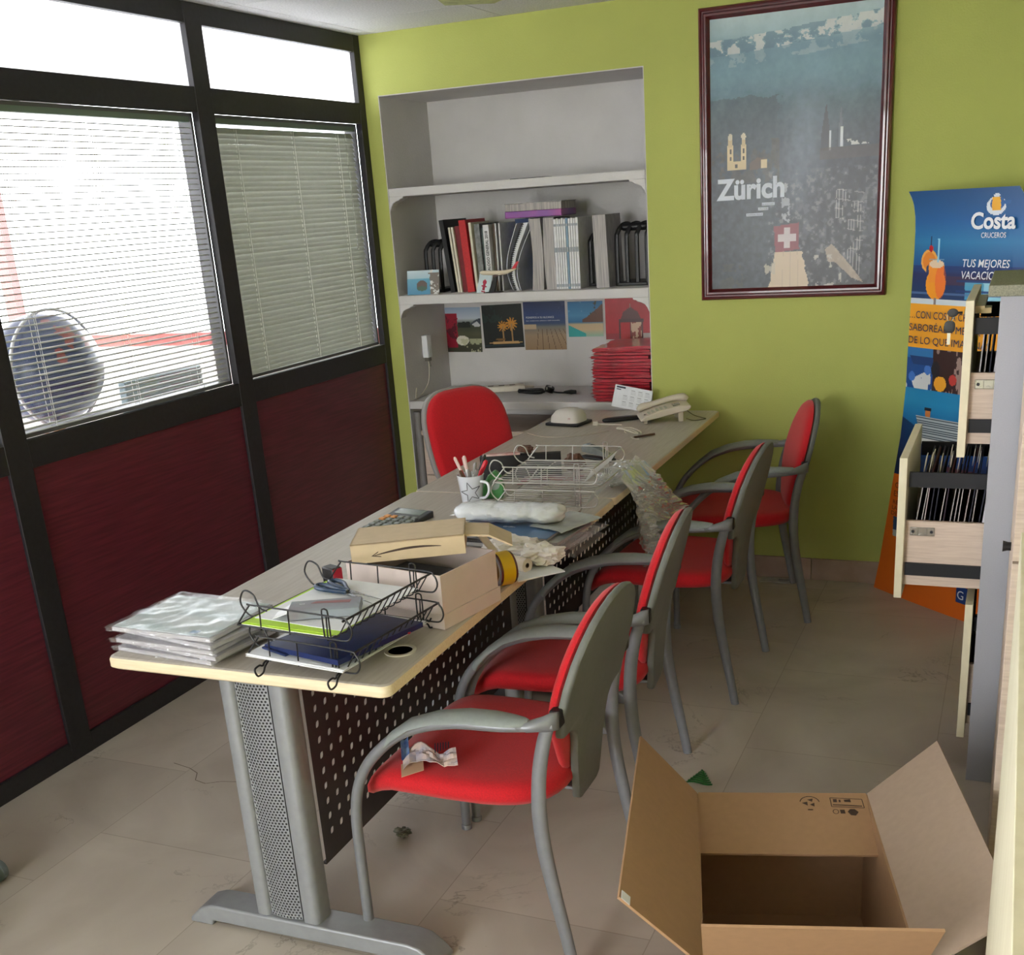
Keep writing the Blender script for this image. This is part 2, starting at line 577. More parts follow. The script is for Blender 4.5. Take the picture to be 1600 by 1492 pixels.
    mu = nt.nodes.new('ShaderNodeMix'); mu.data_type = 'RGBA'; mu.blend_type = 'MULTIPLY'
    mu.inputs['Factor'].default_value = 0.8
    L(mx3.outputs['Result'], mu.inputs['A']); L(br.outputs['Color'], mu.inputs['B'])
    L(mu.outputs['Result'], b.inputs['Base Color'])
    b.inputs['Roughness'].default_value = 0.42
    b.inputs['Specular IOR Level'].default_value = 0.35
    return m
FLOOR = floor_material()
g = G(); g.box(-3.3, 4.2, -7.8, 0.7, -0.05, 0.0)
ob('floor', g, FLOOR, kind='structure')

g = G()
ck = [(0.33, -2.20), (0.405, -2.215), (0.45, -2.235), (0.475, -2.275), (0.52, -2.285), (0.56, -2.26), (0.68, -2.23), (0.73, -2.235)]
for i in range(len(ck) - 1):
    (ax_, ay_), (bx_, by_) = ck[i], ck[i + 1]
    L_ = math.hypot(bx_ - ax_, by_ - ay_); hx, hy = -(by_ - ay_) / L_ * 0.0012, (bx_ - ax_) / L_ * 0.0012
    g.add([(ax_ + hx, ay_ + hy, 0.0006), (bx_ + hx, by_ + hy, 0.0006), (bx_ - hx, by_ - hy, 0.0006), (ax_ - hx, ay_ - hy, 0.0006)], [(0, 3, 2, 1)])
ob('floor_crack', g, mat('crack_dirt', (98, 84, 72), 0.8), kind='structure')

# ------------------------------------------------------------------ ceiling with tile joints
CZ = 2.328
g = G()
ts = 0.6; gap = 0.004
ix = [-3.3] + [0.08 + ts * k for k in range(0, 7)] + [4.2]
iy = [-7.8] + [-0.35 - ts * k for k in range(12, -1, -1)] + [0.02]
for i in range(len(ix) - 1):
    for j in range(len(iy) - 1):
        g.box(ix[i] + gap / 2, ix[i + 1] - gap / 2, iy[j] + gap / 2, iy[j + 1] - gap / 2, CZ, CZ + 0.015)
g.box(-3.3, 4.2, -7.8, 0.7, CZ + 0.008, CZ + 0.08, 1)
ob('ceiling', g, [CEIL, mat('ceiling_joint', (120, 116, 112), 0.9)], kind='structure', smooth=0)
g = G()
g.prism([(0.62, -0.40), (0.78, -0.30), (0.86, -0.37), (0.83, -0.52), (0.74, -0.62), (0.66, -0.55)], 'z', CZ - 0.0015, CZ + 0.001)
ob('ceiling_paint_patch', g, mat('yellow_green_paint_smear', (212, 218, 160), 0.8, vary=0.15, scale=25), kind='structure')

# ------------------------------------------------------------------ back wall with the recessed alcove
AX0, AX1, AZ1, AD = 0.065, 1.27, 2.085, 0.45
g = G()
g.box(-0.05, AX0, 0, AD + 0.1, 0, CZ)
g.box(AX1, 4.2, 0, 0.55, 0, CZ)
g.box(AX0, AX1, 0, 0.55, AZ1, CZ)
ob('wall_back', g, GREEN, kind='structure', smooth=0)
g = G()
t = 0.004
g.box(AX0, AX1, AD, AD + 0.05, 0, AZ1)
g.box(AX0, AX0 + t, 0.002, AD, 0, AZ1)
g.box(AX1 - t, AX1, 0.002, AD, 0, AZ1)
g.box(AX0 + t, AX1 - t, 0.002, AD, AZ1 - t, AZ1)
ob('wall_alcove', g, WHITEW, kind='structure', smooth=0)
g = G(); g.box(3.5, 3.6, -7.8, 0.0, 0, CZ)
ob('wall_right', g, GREEN, kind='structure', smooth=0)
# unseen street front behind the photographer, closed in to shape the light: sill, lintel and posts around the open glazing
g = G()
g.box(-0.5, 1.6, -7.8, -7.7, 0, 0.55); g.box(-0.5, 1.6, -7.8, -7.7, 2.25, CZ)
g.box(-3.3, -0.5, -7.8, -7.7, 0, CZ); g.box(1.6, 3.6, -7.8, -7.7, 0, CZ)
ob('wall_front', g, GREEN, kind='structure', smooth=0)
# stone skirting along the back wall
g = G()
xs = [AX1 + 0.001, 1.62, 1.96, 2.30, 2.64, 2.98, 3.32, 3.5]
for i in range(len(xs) - 1):
    g.box(xs[i] + 0.001, xs[i + 1] - 0.001, -0.012, 0.0, 0, 0.095)
ob('baseboard_back', g, mat('stone_skirting', (176, 150, 134), 0.45, color2=(158, 132, 116), scale=9, detail=8), kind='structure', bevel=0.002)

# ------------------------------------------------------------------ plastered shelves of the alcove
def shelf(z0, z1, label, bracket=True, x1=AX1):
    g = G()
    g.box(AX0 + 0.005, x1 - 0.005, 0.0, AD - 0.002, z0, z1)
    if bracket:
        def br(xa, sgn):
            pts = [(xa, z0 + 0.002), (xa + sgn * 0.072, z0 + 0.002), (xa + sgn * 0.070, z0 - 0.008), (xa + sgn * 0.058, z0 - 0.010),
                   (xa + sgn * 0.05, z0 - 0.016), (xa + sgn * 0.034, z0 - 0.020), (xa + sgn * 0.018, z0 - 0.028), (xa + sgn * 0.008, z0 - 0.042), (xa, z0 - 0.06)]
            if sgn < 0: pts = pts[::-1]
            g.prism(pts, 'y', 0.0, 0.05)
        br(AX0 + 0.005, 1); br(AX1 - 0.005, -1)
    return ob('alcove_shelf', g, WHITEW, None, label, 'shelf', 'white alcove shelves', bevel=0.003)
shelf(1.668, 1.704, 'white plaster shelf, the topmost and empty one in the wall alcove')
shelf(1.200, 1.240, 'white plaster shelf in the alcove carrying the row of books')
shelf(0.720, 0.757, 'white plaster shelf in the alcove just above the desk, carrying the red folders', bracket=False)

# ------------------------------------------------------------------ left partition
FD = 0.03
def part_frame():
    g = G()
    posts = [(-0.03, 0.0), (-1.16, -1.07), (-2.285, -2.197), (-3.4, -3.312), (-4.5, -4.41), (-5.6, -5.51), (-6.7, -6.61), (-7.8, -7.71)]
    for a, b in posts:
        if a == -0.03: a = -0.05
        g.box(-FD, FD * 0.0 + 0.0, a, b, 0, CZ)
    for i in range(len(posts) - 1):
        y1 = posts[i][0] if i else -0.05
        y0 = posts[i + 1][1]
        for z0, z1 in ((0, 0.066), (0.945, 1.03), (1.977, 2.06), (2.26, CZ)):
            g.box(-FD + 0.001, -0.001, y0, y1, z0, z1)
    return g, posts
g, posts = part_frame()
wl = ob('wall_left', g, DARKF, kind='structure', smooth=0, bevel=0.002)
PANE = film('window_glass', gloss=0.02, rough=0.02)
def frosted():
    m = bpy.data.materials.new('frosted_glass'); m.use_nodes = True
    nt = m.node_tree; nt.nodes.remove(nt.nodes['Principled BSDF'])
    tl = nt.nodes.new('ShaderNodeBsdfTranslucent'); tl.inputs['Color'].default_value = (0.92, 0.93, 0.94, 1)
    tp = nt.nodes.new('ShaderNodeBsdfTransparent')
    df = nt.nodes.new('ShaderNodeBsdfDiffuse'); df.inputs['Color'].default_value = (0.85, 0.86, 0.87, 1)
    a = nt.nodes.new('ShaderNodeMixShader'); a.inputs['Fac'].default_value = 0.05
    b = nt.nodes.new('ShaderNodeMixShader'); b.inputs['Fac'].default_value = 0.35
    nt.links.new(tl.outputs[0], a.inputs[1]); nt.links.new(df.outputs[0], a.inputs[2])
    nt.links.new(a.outputs[0], b.inputs[1]); nt.links.new(tp.outputs[0], b.inputs[2])
    nt.links.new(b.outputs[0], nt.nodes['Material Output'].inputs['Surface'])
    return m
FROST = frosted()
wi = 1
for i in range(len(posts) - 1):
    y1 = posts[i][0] if i else -0.05
    y0 = posts[i + 1][1]
    g = G(); g.box(-0.022, -0.012, y0, y1, 0.066, 0.945)
    ob('panel', g, BURG, wl, smooth=0)
    g = G(); g.box(-0.075, -0.071, y0, y1, 1.03, 1.977)
    o = ob('window_%d' % wi, g, PANE, kind='structure', smooth=0); wi += 1
    g = G()
    for a, b, c, d in ((y0, y0 + 0.012, 1.03, 1.977), (y1 - 0.012, y1, 1.03, 1.977), (y0, y1, 1.03, 1.042), (y0, y1, 1.965, 1.977)):
        g.box(-0.085, -0.03, a, b, c, d)
    ob('window_frame', g, mat('pale_bead', (104, 104, 110), 0.5), o, smooth=0)
    g = G(); g.box(-0.028, -0.022, y0, y1, 2.06, 2.26)
    ob('window_%d' % wi, g, FROST, kind='structure', smooth=0); wi += 1

# ------------------------------------------------------------------ blinds inside the partition windows
SLAT = mat('blind_slat', (176, 178, 168), 0.45, vary=0.03, scale=30)
CORD = mat('white_cord', (225, 225, 220), 0.7)
def blind(y0, y1, tilt, label, sag=0.0):
    t = thing('venetian_blind', label, 'blind', (-0.045, (y0 + y1) / 2, 1.035), 0, 'venetian blinds of the glazed partition')
    w = (y1 - y0) - 0.03
    g = G(); g.box(-0.013, 0.013, -w / 2, w / 2, 0.912, 0.938)
    ob('headrail', g, mat('blind_headrail', (120, 138, 130), 0.5), t, bevel=0.002)
    g = G()
    n = 48; pitch = 0.0186; hw = 0.0125
    for k in range(n):
        z = 0.018 + pitch * k
        ca, sa = math.cos(tilt), math.sin(tilt)
        def f(u, v, z=z):
            a = (u - 0.5) * 2
            cz = 0.0034 * (1 - a * a)
            x = hw * a * ca - cz * sa
            zz = z - hw * a * sa + cz * ca + sag * math.sin(k * 2.1 + v * 4) * 0.001
            return (x, -w / 2 + v * w, zz)
        g.surf(f, 4, 8)
    ob('slats', g, SLAT, t, smooth=60)
    g = G(); g.box(-0.012, 0.012, -w / 2, w / 2, 0.0, 0.008)
    ob('bottom_rail', g, SLAT, t, bevel=0.002)
    for yy in (-w / 2 + 0.14, 0.02, w / 2 - 0.14):
        g = G()
        g.tube([(0.014, yy, 0.0), (0.014, yy, 0.91)], 0.0009, 5)
        g.tube([(-0.014, yy, 0.0), (-0.014, yy, 0.91)], 0.0009, 5)
        g.tube([(0.0, yy + 0.006, 0.0), (0.0, yy + 0.006, 0.91)], 0.0007, 5)
        ob('ladder_cord', g, CORD, t)
    g = G(); g.tube([(0.018, w / 2 - 0.09, 0.91), (0.020, w / 2 - 0.086, 0.42)], 0.003, 6)
    ob('wand', g, CLEAR, t)
    return t
blind(-2.197, -1.16, 0.05, 'open venetian blind over the partition window with the globe behind it')
blind(-1.07, -0.05, 1.03, 'tilted grey venetian blind over the partition window nearest the green wall', sag=1.0)
blind(-3.312, -2.285, 0.05, 'open venetian blind in the partition window cut off at the left edge of the photo')

# ------------------------------------------------------------------ neighbouring office beyond the partition
NX = -3.2
g = G(); g.box(NX, 0.0, 0.60, 0.70, 0, 0.96); g.box(NX, 0.0, 0.60, 0.70, 2.29, CZ)
ob('wall_neighbour', g, WHITEW, kind='structure', smooth=0)
REDF = mat('red_window_frame', (150, 66, 62), 0.5)
g = G()
g.box(NX - 0.1, NX, -7.8, 0.70, 0, 0.92)
ob('wall_outer', g, WHITEW, kind='structure', smooth=0)
g = G()
for y in (-7.0, -5.2, -3.4, -1.6):
    g.box(NX - 0.08, NX - 0.02, y, y + 0.06, 0.92, CZ)
ob('trim_1', g, REDF, kind='structure', smooth=0)
g = G()
g.box(NX, 0.0, 0.61, 0.67, 0.96, 1.03)
ob('trim_2', g, REDF, kind='structure', smooth=0)
g = G()
g.box(-3.02, -2.93, 0.61, 0.67, 1.03, 2.29)
ob('trim_3', g, REDF, kind='structure', smooth=0)
# globe on a wooden stand
t = thing('globe', 'large dark blue globe with a pale ring, seen through the left blind', 'globe', (-0.6, -1.49, 0.74))
def globe_mat():
    m = bpy.data.materials.new('globe_print'); m.use_nodes = True
    nt = m.node_tree; b = nt.nodes['Principled BSDF']
    tc = nt.nodes.new('ShaderNodeTexCoord'); nz = nt.nodes.new('ShaderNodeTexNoise')
    nz.inputs['Scale'].default_value = 5; nz.inputs['Detail'].default_value = 6
    cr = nt.nodes.new('ShaderNodeValToRGB'); cr.color_ramp.interpolation = 'CONSTANT'
    e = cr.color_ramp.elements
    e[0].position = 0; e[0].color = rgb(24, 44, 84)
    e[1].position = 0.60; e[1].color = rgb(120, 52, 56)
    x = cr.color_ramp.elements.new(0.66); x.color = rgb(110, 104, 84)
    nt.links.new(tc.outputs['Object'], nz.inputs['Vector']); nt.links.new(nz.outputs['Fac'], cr.inputs['Fac'])
    nt.links.new(cr.outputs['Color'], b.inputs['Base Color']); b.inputs['Roughness'].default_value = 0.3
    return m
g = G()
g.lathe([(0.001, -0.2)] + [(0.2 * math.sin(PI * k / 20), -0.2 * math.cos(PI * k / 20)) for k in range(1, 20)] + [(0.001, 0.2)], 36, mx=Matrix.Translation((0, 0, 0.40)))
ob('sphere', g, globe_mat(), t, smooth=60)
g = G(); g.tube([(0.05, 0.212 * math.cos(a), 0.40 + 0.212 * math.sin(a)) for a in np.linspace(0, 2 * PI, 40, endpoint=False)], 0.006, 8, closed=True)
ob('meridian_ring', g, mat('pale_ring', (200, 205, 210), 0.4), t)
g = G()
g.lathe([(0.10, 0.0), (0.10, 0.012), (0.03, 0.03), (0.02, 0.19)], 20)
for a in (0.3, 2.4, 4.5):
    g.tube([(0.1 * math.cos(a), 0.1 * math.sin(a), 0.0), (0.05 * math.cos(a), 0.05 * math.sin(a), 0.17)], 0.008, 8)
ob('stand', g, mat('orange_wood', (190, 130, 80), 0.5, vary=0.1), t)
# monitor
t = thing('computer_monitor', 'grey back of a computer monitor seen through the left blind', 'monitor', (-0.6, -0.89, 0.74))
g = G(); g.box(-0.02, 0.02, -0.24, 0.24, 0.04, 0.29); g.box(-0.04, -0.02, -0.15, 0.15, 0.08, 0.24)
ob('screen_housing', g, mat('blue_grey_plastic', (96, 116, 124), 0.5), t, bevel=0.006)
g = G(); g.box(-0.02, 0.01, -0.03, 0.03, 0.01, 0.1); g.box(-0.09, 0.07, -0.11, 0.11, 0.0, 0.012)
ob('monitor_stand', g, mat('blue_grey_plastic', (96, 116, 124), 0.5), t, bevel=0.004)
t = thing('reception_desk', 'pale desk beyond the partition glass carrying the globe and monitor', 'desk', (-0.6, -1.3, 0))
g = G(); g.box(-0.35, 0.3, -0.95, 0.95, 0.71, 0.74)
ob('desktop', g, WHITEW, t, bevel=0.003)
for sy in (-0.9, 0.87):
    g = G(); g.box(-0.33, 0.28, sy, sy + 0.03, 0, 0.71)
    ob('side_panel', g, WHITEW, t)
# ------------------------------------------------------------------ desks
DROT = math.radians(1.0)
DO = Vector((1.633, -2.962, 0))
DD = Vector((-math.sin(DROT), math.cos(DROT), 0))
DX = Vector((math.cos(DROT), math.sin(DROT), 0))
def desk_point(x, y, z=0.0):
    """x across from the right edge (negative to the left), y along from the near end"""
    return DO + DX * x + DD * y + Vector((0, 0, z))
DL = 1.446
def make_desk(label):
    t = thing('office_desk', label, 'desk', DO, DROT, 'grey-topped desks in one line')
    g = G()
    r = 0.02
    x0, x1, y0, y1 = -0.692, 0.0, 0.0, DL
    def rect(i, z):
        a, b, c, d = x0 + i, x1 - i, y0 + i, y1 - i
        rr = r
        pts = []
        for cx, cy, st in ((b - rr, c + rr, -90), (b - rr, d - rr, 0), (a + rr, d - rr, 90), (a + rr, c + rr, 180)):
            for k in range(5):
                an = math.radians(st + 22.5 * k)
                pts.append((cx + rr * math.cos(an), cy + rr * math.sin(an), z))
        return pts
    g.rings([rect(0.006, 0.712), rect(0.0, 0.717), rect(0.0, 0.733), rect(0.0022, 0.738)], cap=False, mi=1)
    g.rings([rect(0.0022, 0.738), rect(0.007, 0.740)], cap=False, mi=0)
    n = len(g.v)
    g.add(rect(0.007, 0.740), [tuple(range(20))], 0)
    g.add(rect(0.006, 0.712), [tuple(range(20))[::-1]], 1)
    ob('tabletop', g, [DESKT, DESKE], t, smooth=40)
    for yl in (0.135, DL - 0.095):
        # foot
        g = G()
        prof = [(-0.69, 0.0), (-0.688, 0.012), (-0.655, 0.045), (-0.625, 0.056), (-0.60, 0.058), (-0.09, 0.058), (-0.06, 0.052), (-0.03, 0.03), (-0.012, 0.010), (-0.012, 0.0),
                (-0.07, 0.0), (-0.075, 0.014), (-0.62, 0.014), (-0.625, 0.0)]
        g.prism(prof, 'y', yl - 0.038, yl + 0.038)
        ft = ob('foot', g, STEEL, t, bevel=0.009, seg=3)
        # column: two rounded posts with a perforated sheet between them
        g = G()
        def post(xa, xb):
            yc = yl
            pts = []
            w = (xb - xa) / 2; c = (xa + xb) / 2; d = 0.032
            for k in range(20):
                a = 2 * PI * k / 20
                ca, sa = math.cos(a), math.sin(a)
                pts.append((c + w * abs(ca) ** 0.6 * (1 if ca > 0 else -1), yc + d * abs(sa) ** 0.6 * (1 if sa > 0 else -1)))
            g.prism(pts, 'z', 0.058, 0.700)
        post(-0.495, -0.452); post(-0.368, -0.318)
        g.box(-0.60, -0.10, yl - 0.025, yl + 0.025, 0.700, 0.712)
        lg = ob('leg', g, STEEL, t)
        g = G()
        hole = [(0.0027 * math.cos(2 * PI * k / 8), 0.0027 * math.sin(2 * PI * k / 8)) for k in range(8)]
        sgn = -1 if yl < 1 else 1
        perforated(g, -0.4525, -0.3675, 0.06, 0.70, 0.0085, 0.0074, hole,
                   lambda u, v: (u, yl + sgn * (0.024 + 0.006 * math.sin(PI * (u + 0.4525) / 0.085)), v))
        ob('perforated_sheet', g, STEEL, lg, smooth=60)
        g = G(); g.box(-0.452, -0.368, yl - 0.012, yl + 0.012, 0.06, 0.70)
        ob('dark_backing', g, BLACKP, lg, smooth=0)  # black block painted as the dark interior behind the holes
    # modesty panel with slots
    g = G()
    s = 0.0056; q = 0.0074
    hole = [(s, 0), (s, q), (0.001, q), (-s * 0.6, q * 0.8), (-s, 0), (-s, -q), (-0.001, -q), (s * 0.6, -q * 0.8)]
    y0, y1 = 0.165, DL - 0.13
    ya, yb, za, zb_ = 0.184, 0.184 + 0.042 * 26, 0.2345, 0.2345 + 0.039 * 12
    perforated(g, ya, yb, za, zb_, 0.042, 0.039, hole, lambda u, v: (-0.318, u, v), stagger=False)
    for a, b, c, d in ((y0, ya, 0.185, 0.705), (yb, y1, 0.185, 0.705), (ya, yb, 0.185, za), (ya, yb, zb_, 0.705)):
        g.add([(-0.318, a, c), (-0.318, b, c), (-0.318, b, d), (-0.318, a, d)], [(0, 1, 2, 3)])
    g.box(-0.330, -0.3185, y0, y1, 0.185, 0.188)
    ob('modesty_panel', g, STEELD, t, smooth=0)
    g = G()
    g.lathe([(0.034, 0.0), (0.034, 0.0025), (0.026, 0.0025), (0.026, 0.0005)], 24, cap=False)
    g.lathe([(0.026, 0.0004), (0.001, 0.0004)], 24, mi=1)
    return t, g
GROM = mat('grommet_hollow', (120, 86, 64), 0.7, vary=0.25, scale=60)
d1, gg = make_desk('grey-topped maple-edged desk nearest the camera, carrying the black letter tray')
d2 = copy_tree(d1)
d2.location = desk_point(0, DL + 0.0006)
tag(d2, 'grey-topped desk at the far end by the alcove, carrying the telephone')
ob('cable_grommet', gg, [CREAM, GROM], d1, loc=(-0.065, 0.175, 0.740), label='round cable hole in the desktop')

# ------------------------------------------------------------------ visitor chairs
def sup(a, p):
    return (abs(a) ** p) * (1 if a >= 0 else -1)
BACKX = ([0.33, 0.37, 0.45, 0.55, 0.62, 0.72, 0.80, 0.83], [0.452, 0.456, 0.462, 0.474, 0.490, 0.517, 0.541, 0.552])
def backx(z): return float(np.interp(z, *BACKX))
def outline_from(w, n=26, raw=False):
    if raw:
        q = []
        for i in range(len(w) - 1):
            for k in range(3):
                f = k / 3
                q.append((w[i][0] + (w[i + 1][0] - w[i][0]) * f, w[i][1] + (w[i + 1][1] - w[i][1]) * f))
        q.append(w[-1])
        return [(b, a) for a, b in q] + [(-b, a) for a, b in q[-2:0:-1]]
    zs = np.linspace(w[0][0], w[-1][0], n)
    zs = [w[0][0] + (w[-1][0] - w[0][0]) * (0.5 - 0.5 * math.cos(PI * k / (n - 1))) for k in range(n)]
    ws = np.interp(zs, [p[0] for p in w], [p[1] for p in w])
    R = [(ws[k], zs[k]) for k in range(n)]
    L = [(-ws[k], zs[k]) for k in range(n - 2, 0, -1)]
    return R + L
def make_chair(label):
    t = thing('armchair', label, 'chair', (0, 0, 0), 0, 'red visitor chairs along the desk')
    X = -0.2525     # front foot; rear foot lies at +0.2525
    def P(x, y, z): return (X + x, y, z)
    # seat
    out = []
    for k in range(36):
        a = 2 * PI * k / 36
        ca, sa = math.cos(a), math.sin(a)
        x = 0.210 + 0.250 * sup(ca, 0.55); y = 0.232 * sup(sa, 0.5) * (1.0 if ca < 0 else 1 - 0.06 * ca)
        out.append((x, y))
    def sf(a, b, w):
        f = max(0.0, (0.10 - a) / 0.10)
        return P(a, b, 0.418 + w - 0.045 * f * f - 0.012 * (1 - (b / 0.24) ** 2) * (0.5 + 0.5 * math.cos((a - 0.25) * 8)))
    g = G(); g.pillow(out, 0.026, 0.034, sf)
    ob('seat', g, RED, t, smooth=60)
    # backrest cushion
    w = [(0.415, 0.0), (0.418, 0.06), (0.43, 0.095), (0.47, 0.12), (0.52, 0.15), (0.57, 0.185), (0.62, 0.203), (0.67, 0.200), (0.72, 0.182), (0.76, 0.155), (0.79, 0.120), (0.81, 0.078), (0.819, 0.04), (0.822, 0.0)]
    def bf(off):
        return lambda a, b, ww: P(backx(b) - off - ww + 0.006 - 0.05 * a * a, a, b)
    g = G(); g.pillow(outline_from(w, 30), 0.022, 0.010, bf(0.020))
    bk = ob('backrest', g, RED, t, smooth=60)
    w = [(0.335, 0.0), (0.336, 0.05), (0.345, 0.066), (0.42, 0.080), (0.50, 0.094), (0.525, 0.104), (0.540, 0.122), (0.549, 0.146), (0.5505, 0.170), (0.552, 0.186), (0.562, 0.193), (0.62, 0.207), (0.67, 0.205), (0.72, 0.188), (0.76, 0.161), (0.79, 0.127), (0.812, 0.084), (0.824, 0.045), (0.828, 0.0)]
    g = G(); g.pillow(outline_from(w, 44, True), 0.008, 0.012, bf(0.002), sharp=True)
    ob('back_shell', g, mat('shaded_shell_plastic', (112, 114, 110), 0.55, vary=0.04, scale=90, bump=0.12, bscale=500), bk, smooth=50, label='grey plastic rear shell')  # same grey chair plastic, its shade put into a darker colour
    for s in (-1, 1):
        yf, yr = s * 0.258, s * 0.236
        # front leg bending back into the arm rail
        g = G()
        g.tube([P(0, yf, 0.0), P(0, yf, 0.2), P(0.004, yf, 0.34), P(0.028, yf, 0.43), P(0.078, yf, 0.500), P(0.155, yf, 0.560), P(0.26, yf, 0.592), P(0.38, yf, 0.600), P(0.455, yr + s * 0.008, 0.603), P(0.487, yr, 0.606)],
               [0.0125] * 6 + [0.0115, 0.011, 0.010, 0.010], 12, smooth=6)
        g.lathe([(0.0145, 0.0), (0.0145, 0.012), (0.0125, 0.014)], 12, mx=Matrix.Translation(P(0, yf, 0)))
        ob('front_leg', g, CHAIRM, t, smooth=60)
        # arm pad
        g = G()
        pr = [(0.070, 0.486, 0.006), (0.085, 0.508, 0.014), (0.12, 0.545, 0.020), (0.17, 0.582, 0.025), (0.23, 0.606, 0.028), (0.30, 0.618, 0.029), (0.36, 0.620, 0.028), (0.40, 0.618, 0.024), (0.428, 0.616, 0.016), (0.440, 0.615, 0.006)]
        rr = []
        for x, z, hw in pr:
            ring = []
            for k in range(14):
                a = 2 * PI * k / 14
                hw_ = hw * 1.18
                ring.append(P(x - 0.006 * math.sin(a) * (1 if x < 0.2 else 0), yf - s * 0.008 + hw_ * sup(math.cos(a), 0.8), z + 0.0065 * math.sin(a) - 0.010 * (math.cos(a)) ** 2 * (hw / 0.03)))
            rr.append(ring)
        g.rings(rr)
        ob('arm_pad', g, CHAIRP, t, smooth=60)
        # joint between arm and rear leg
        g = G()
        rr = []
        for x, y, z, hw, hh in ((0.415, yf - s * 0.004, 0.606, 0.010, 0.010), (0.44, yf - s * 0.006, 0.606, 0.017, 0.012), (0.465, yr + s * 0.004, 0.609, 0.017, 0.016), (0.482, yr - s * 0.002, 0.612, 0.016, 0.021), (0.496, yr - s * 0.010, 0.614, 0.012, 0.020)):
            rr.append([P(x, y + hw * math.cos(2 * PI * k / 12), z + hh * math.sin(2 * PI * k / 12)) for k in range(12)])
        g.rings(rr)
        ob('arm_joint', g, CHAIRM, t, smooth=60)
        g = G(); g.box(0.474 + X, 0.499 + X, min(s * 0.224, s * 0.196), max(s * 0.224, s * 0.196), 0.594, 0.632)
        ob('clip', g, BLACKP, t, bevel=0.004)
        # rear leg: flattened, bowed tube
        g = G()
        g.tube([P(0.505, yr, 0.0), P(0.487, yr, 0.10), P(0.466, yr, 0.21), P(0.450, yr, 0.31), P(0.444, yr, 0.40), P(0.449, yr, 0.486), P(0.463, yr, 0.56), P(0.479, yr, 0.612)],
               [0.0135, 0.015, 0.0165, 0.0175, 0.0175, 0.0165, 0.0155, 0.013], 12, smooth=5, flat=(0.66, (0, 1, 0)))
        ob('rear_leg', g, CHAIRM, t, smooth=60)
    # under-seat rails
    for x in (0.07, 0.40):
        g = G(); g.tube([P(x, -0.16, 0.398), P(x, 0.16, 0.398)], 0.009, 10)
        ob('cross_rail', g, CHAIRM, t)
    g = G(); g.box(0.38 + X, 0.452 + X, -0.05, 0.05, 0.352, 0.362)
    ob('back_bracket', g, CHAIRM, t, bevel=0.003)
    return t
c1 = make_chair('red chair nearest the camera with a crumpled wrapper on its seat')
def place(c, rx, ry, rot_deg, label=None):
    """rx, ry: midpoint of the rear feet"""
    a = math.radians(rot_deg)
    c.location = (rx - 0.2525 * math.cos(a), ry - 0.2525 * math.sin(a), 0)
    c.rotation_euler = (0, 0, a)
    if label: c['label'] = label
place(c1, 1.914, -2.545, 0.0)
c2 = copy_tree(c1); place(c2, 1.895, -1.935, 5.5, 'red chair second from the camera, between the wrapper chair and the box flap')
c3 = copy_tree(c1); place(c3, 1.934, -1.088, -0.7, 'red chair third from the camera, next to the hanging plastic bag')
c4 = copy_tree(c1); place(c4, 1.965, -0.300, 17, 'red chair farthest from the camera, angled in front of the green wall')

# ------------------------------------------------------------------ task chair behind the desk
t = thing('task_chair', 'red office chair behind the desk with only its backrest showing', 'chair', (0.89, -0.80, 0), math.radians(-120))
# local: sitter looks along +y, backrest at -y ... the backrest face shows towards the camera
SHG = mat('light_grey_plastic', (150, 146, 144), 0.5)
def bo(n, hw, z0, z1, p=0.5):
    o = []
    for k in range(n):
        a = 2 * PI * k / n
        ca, sa = math.cos(a), math.sin(a)
        z = (z0 + z1) / 2 + (z1 - z0) / 2 * sup(sa, p * 1.25)
        o.append((hw * sup(ca, p) * (1 - 0.10 * max(0, sa) ** 2 + 0.02 * sa - 0.06 * max(0, -sa)), z))
    return o
def tb(off):
    return lambda a, b, w: (a, -0.20 - off + w + 0.30 * a * a - 0.28 * (b - 0.8), b)
g = G(); g.pillow(bo(40, 0.190, 0.53, 0.935), 0.03, 0.012, tb(0.0))
bk = ob('backrest', g, RED, t, smooth=60)
g = G(); g.pillow(bo(40, 0.198, 0.52, 0.938), 0.006, 0.022, tb(0.018), sharp=True)
ob('back_shell', g, SHG, bk, smooth=60)
g = G(); g.pillow([(0.235 * sup(math.cos(2 * PI * k / 36), 0.55), 0.22 * sup(math.sin(2 * PI * k / 36), 0.55) + 0.03) for k in range(36)], 0.03, 0.03, lambda a, b, w: (a, b, 0.47 + w))
ob('seat', g, RED, t, smooth=60)
g = G(); g.tube([(0, 0.0, 0.43), (0, -0.16, 0.42), (0, -0.24, 0.45), (0, -0.25, 0.62)], 0.014, 10, smooth=5, flat=(2.0, (1, 0, 0)))
ob('back_support', g, BLACKP, t)
g = G(); g.lathe([(0.028, 0.09), (0.028, 0.26), (0.016, 0.265), (0.016, 0.43), (0.06, 0.435), (0.06, 0.45)], 20)
ob('gas_lift', g, BLACKP, t)
for k in range(5):
    a = 2 * PI * k / 5 + 0.3
    g = G(); g.tube([(0, 0, 0.11), (0.14 * math.cos(a), 0.14 * math.sin(a), 0.095), (0.27 * math.cos(a), 0.27 * math.sin(a), 0.07)], [0.024, 0.02, 0.014], 10)
    lg = ob('base_leg', g, SHG, t)
    g = G()
    for s in (-0.013, 0.013):
        g.tube([(0.27 * math.cos(a) + (s - 0.006) * math.cos(a + 1.2), 0.27 * math.sin(a) + (s - 0.006) * math.sin(a + 1.2), 0.026),
                (0.27 * math.cos(a) + (s + 0.006) * math.cos(a + 1.2), 0.27 * math.sin(a) + (s + 0.006) * math.sin(a + 1.2), 0.026)], 0.026, 16)
    ob('caster', g, BLACKP, lg)
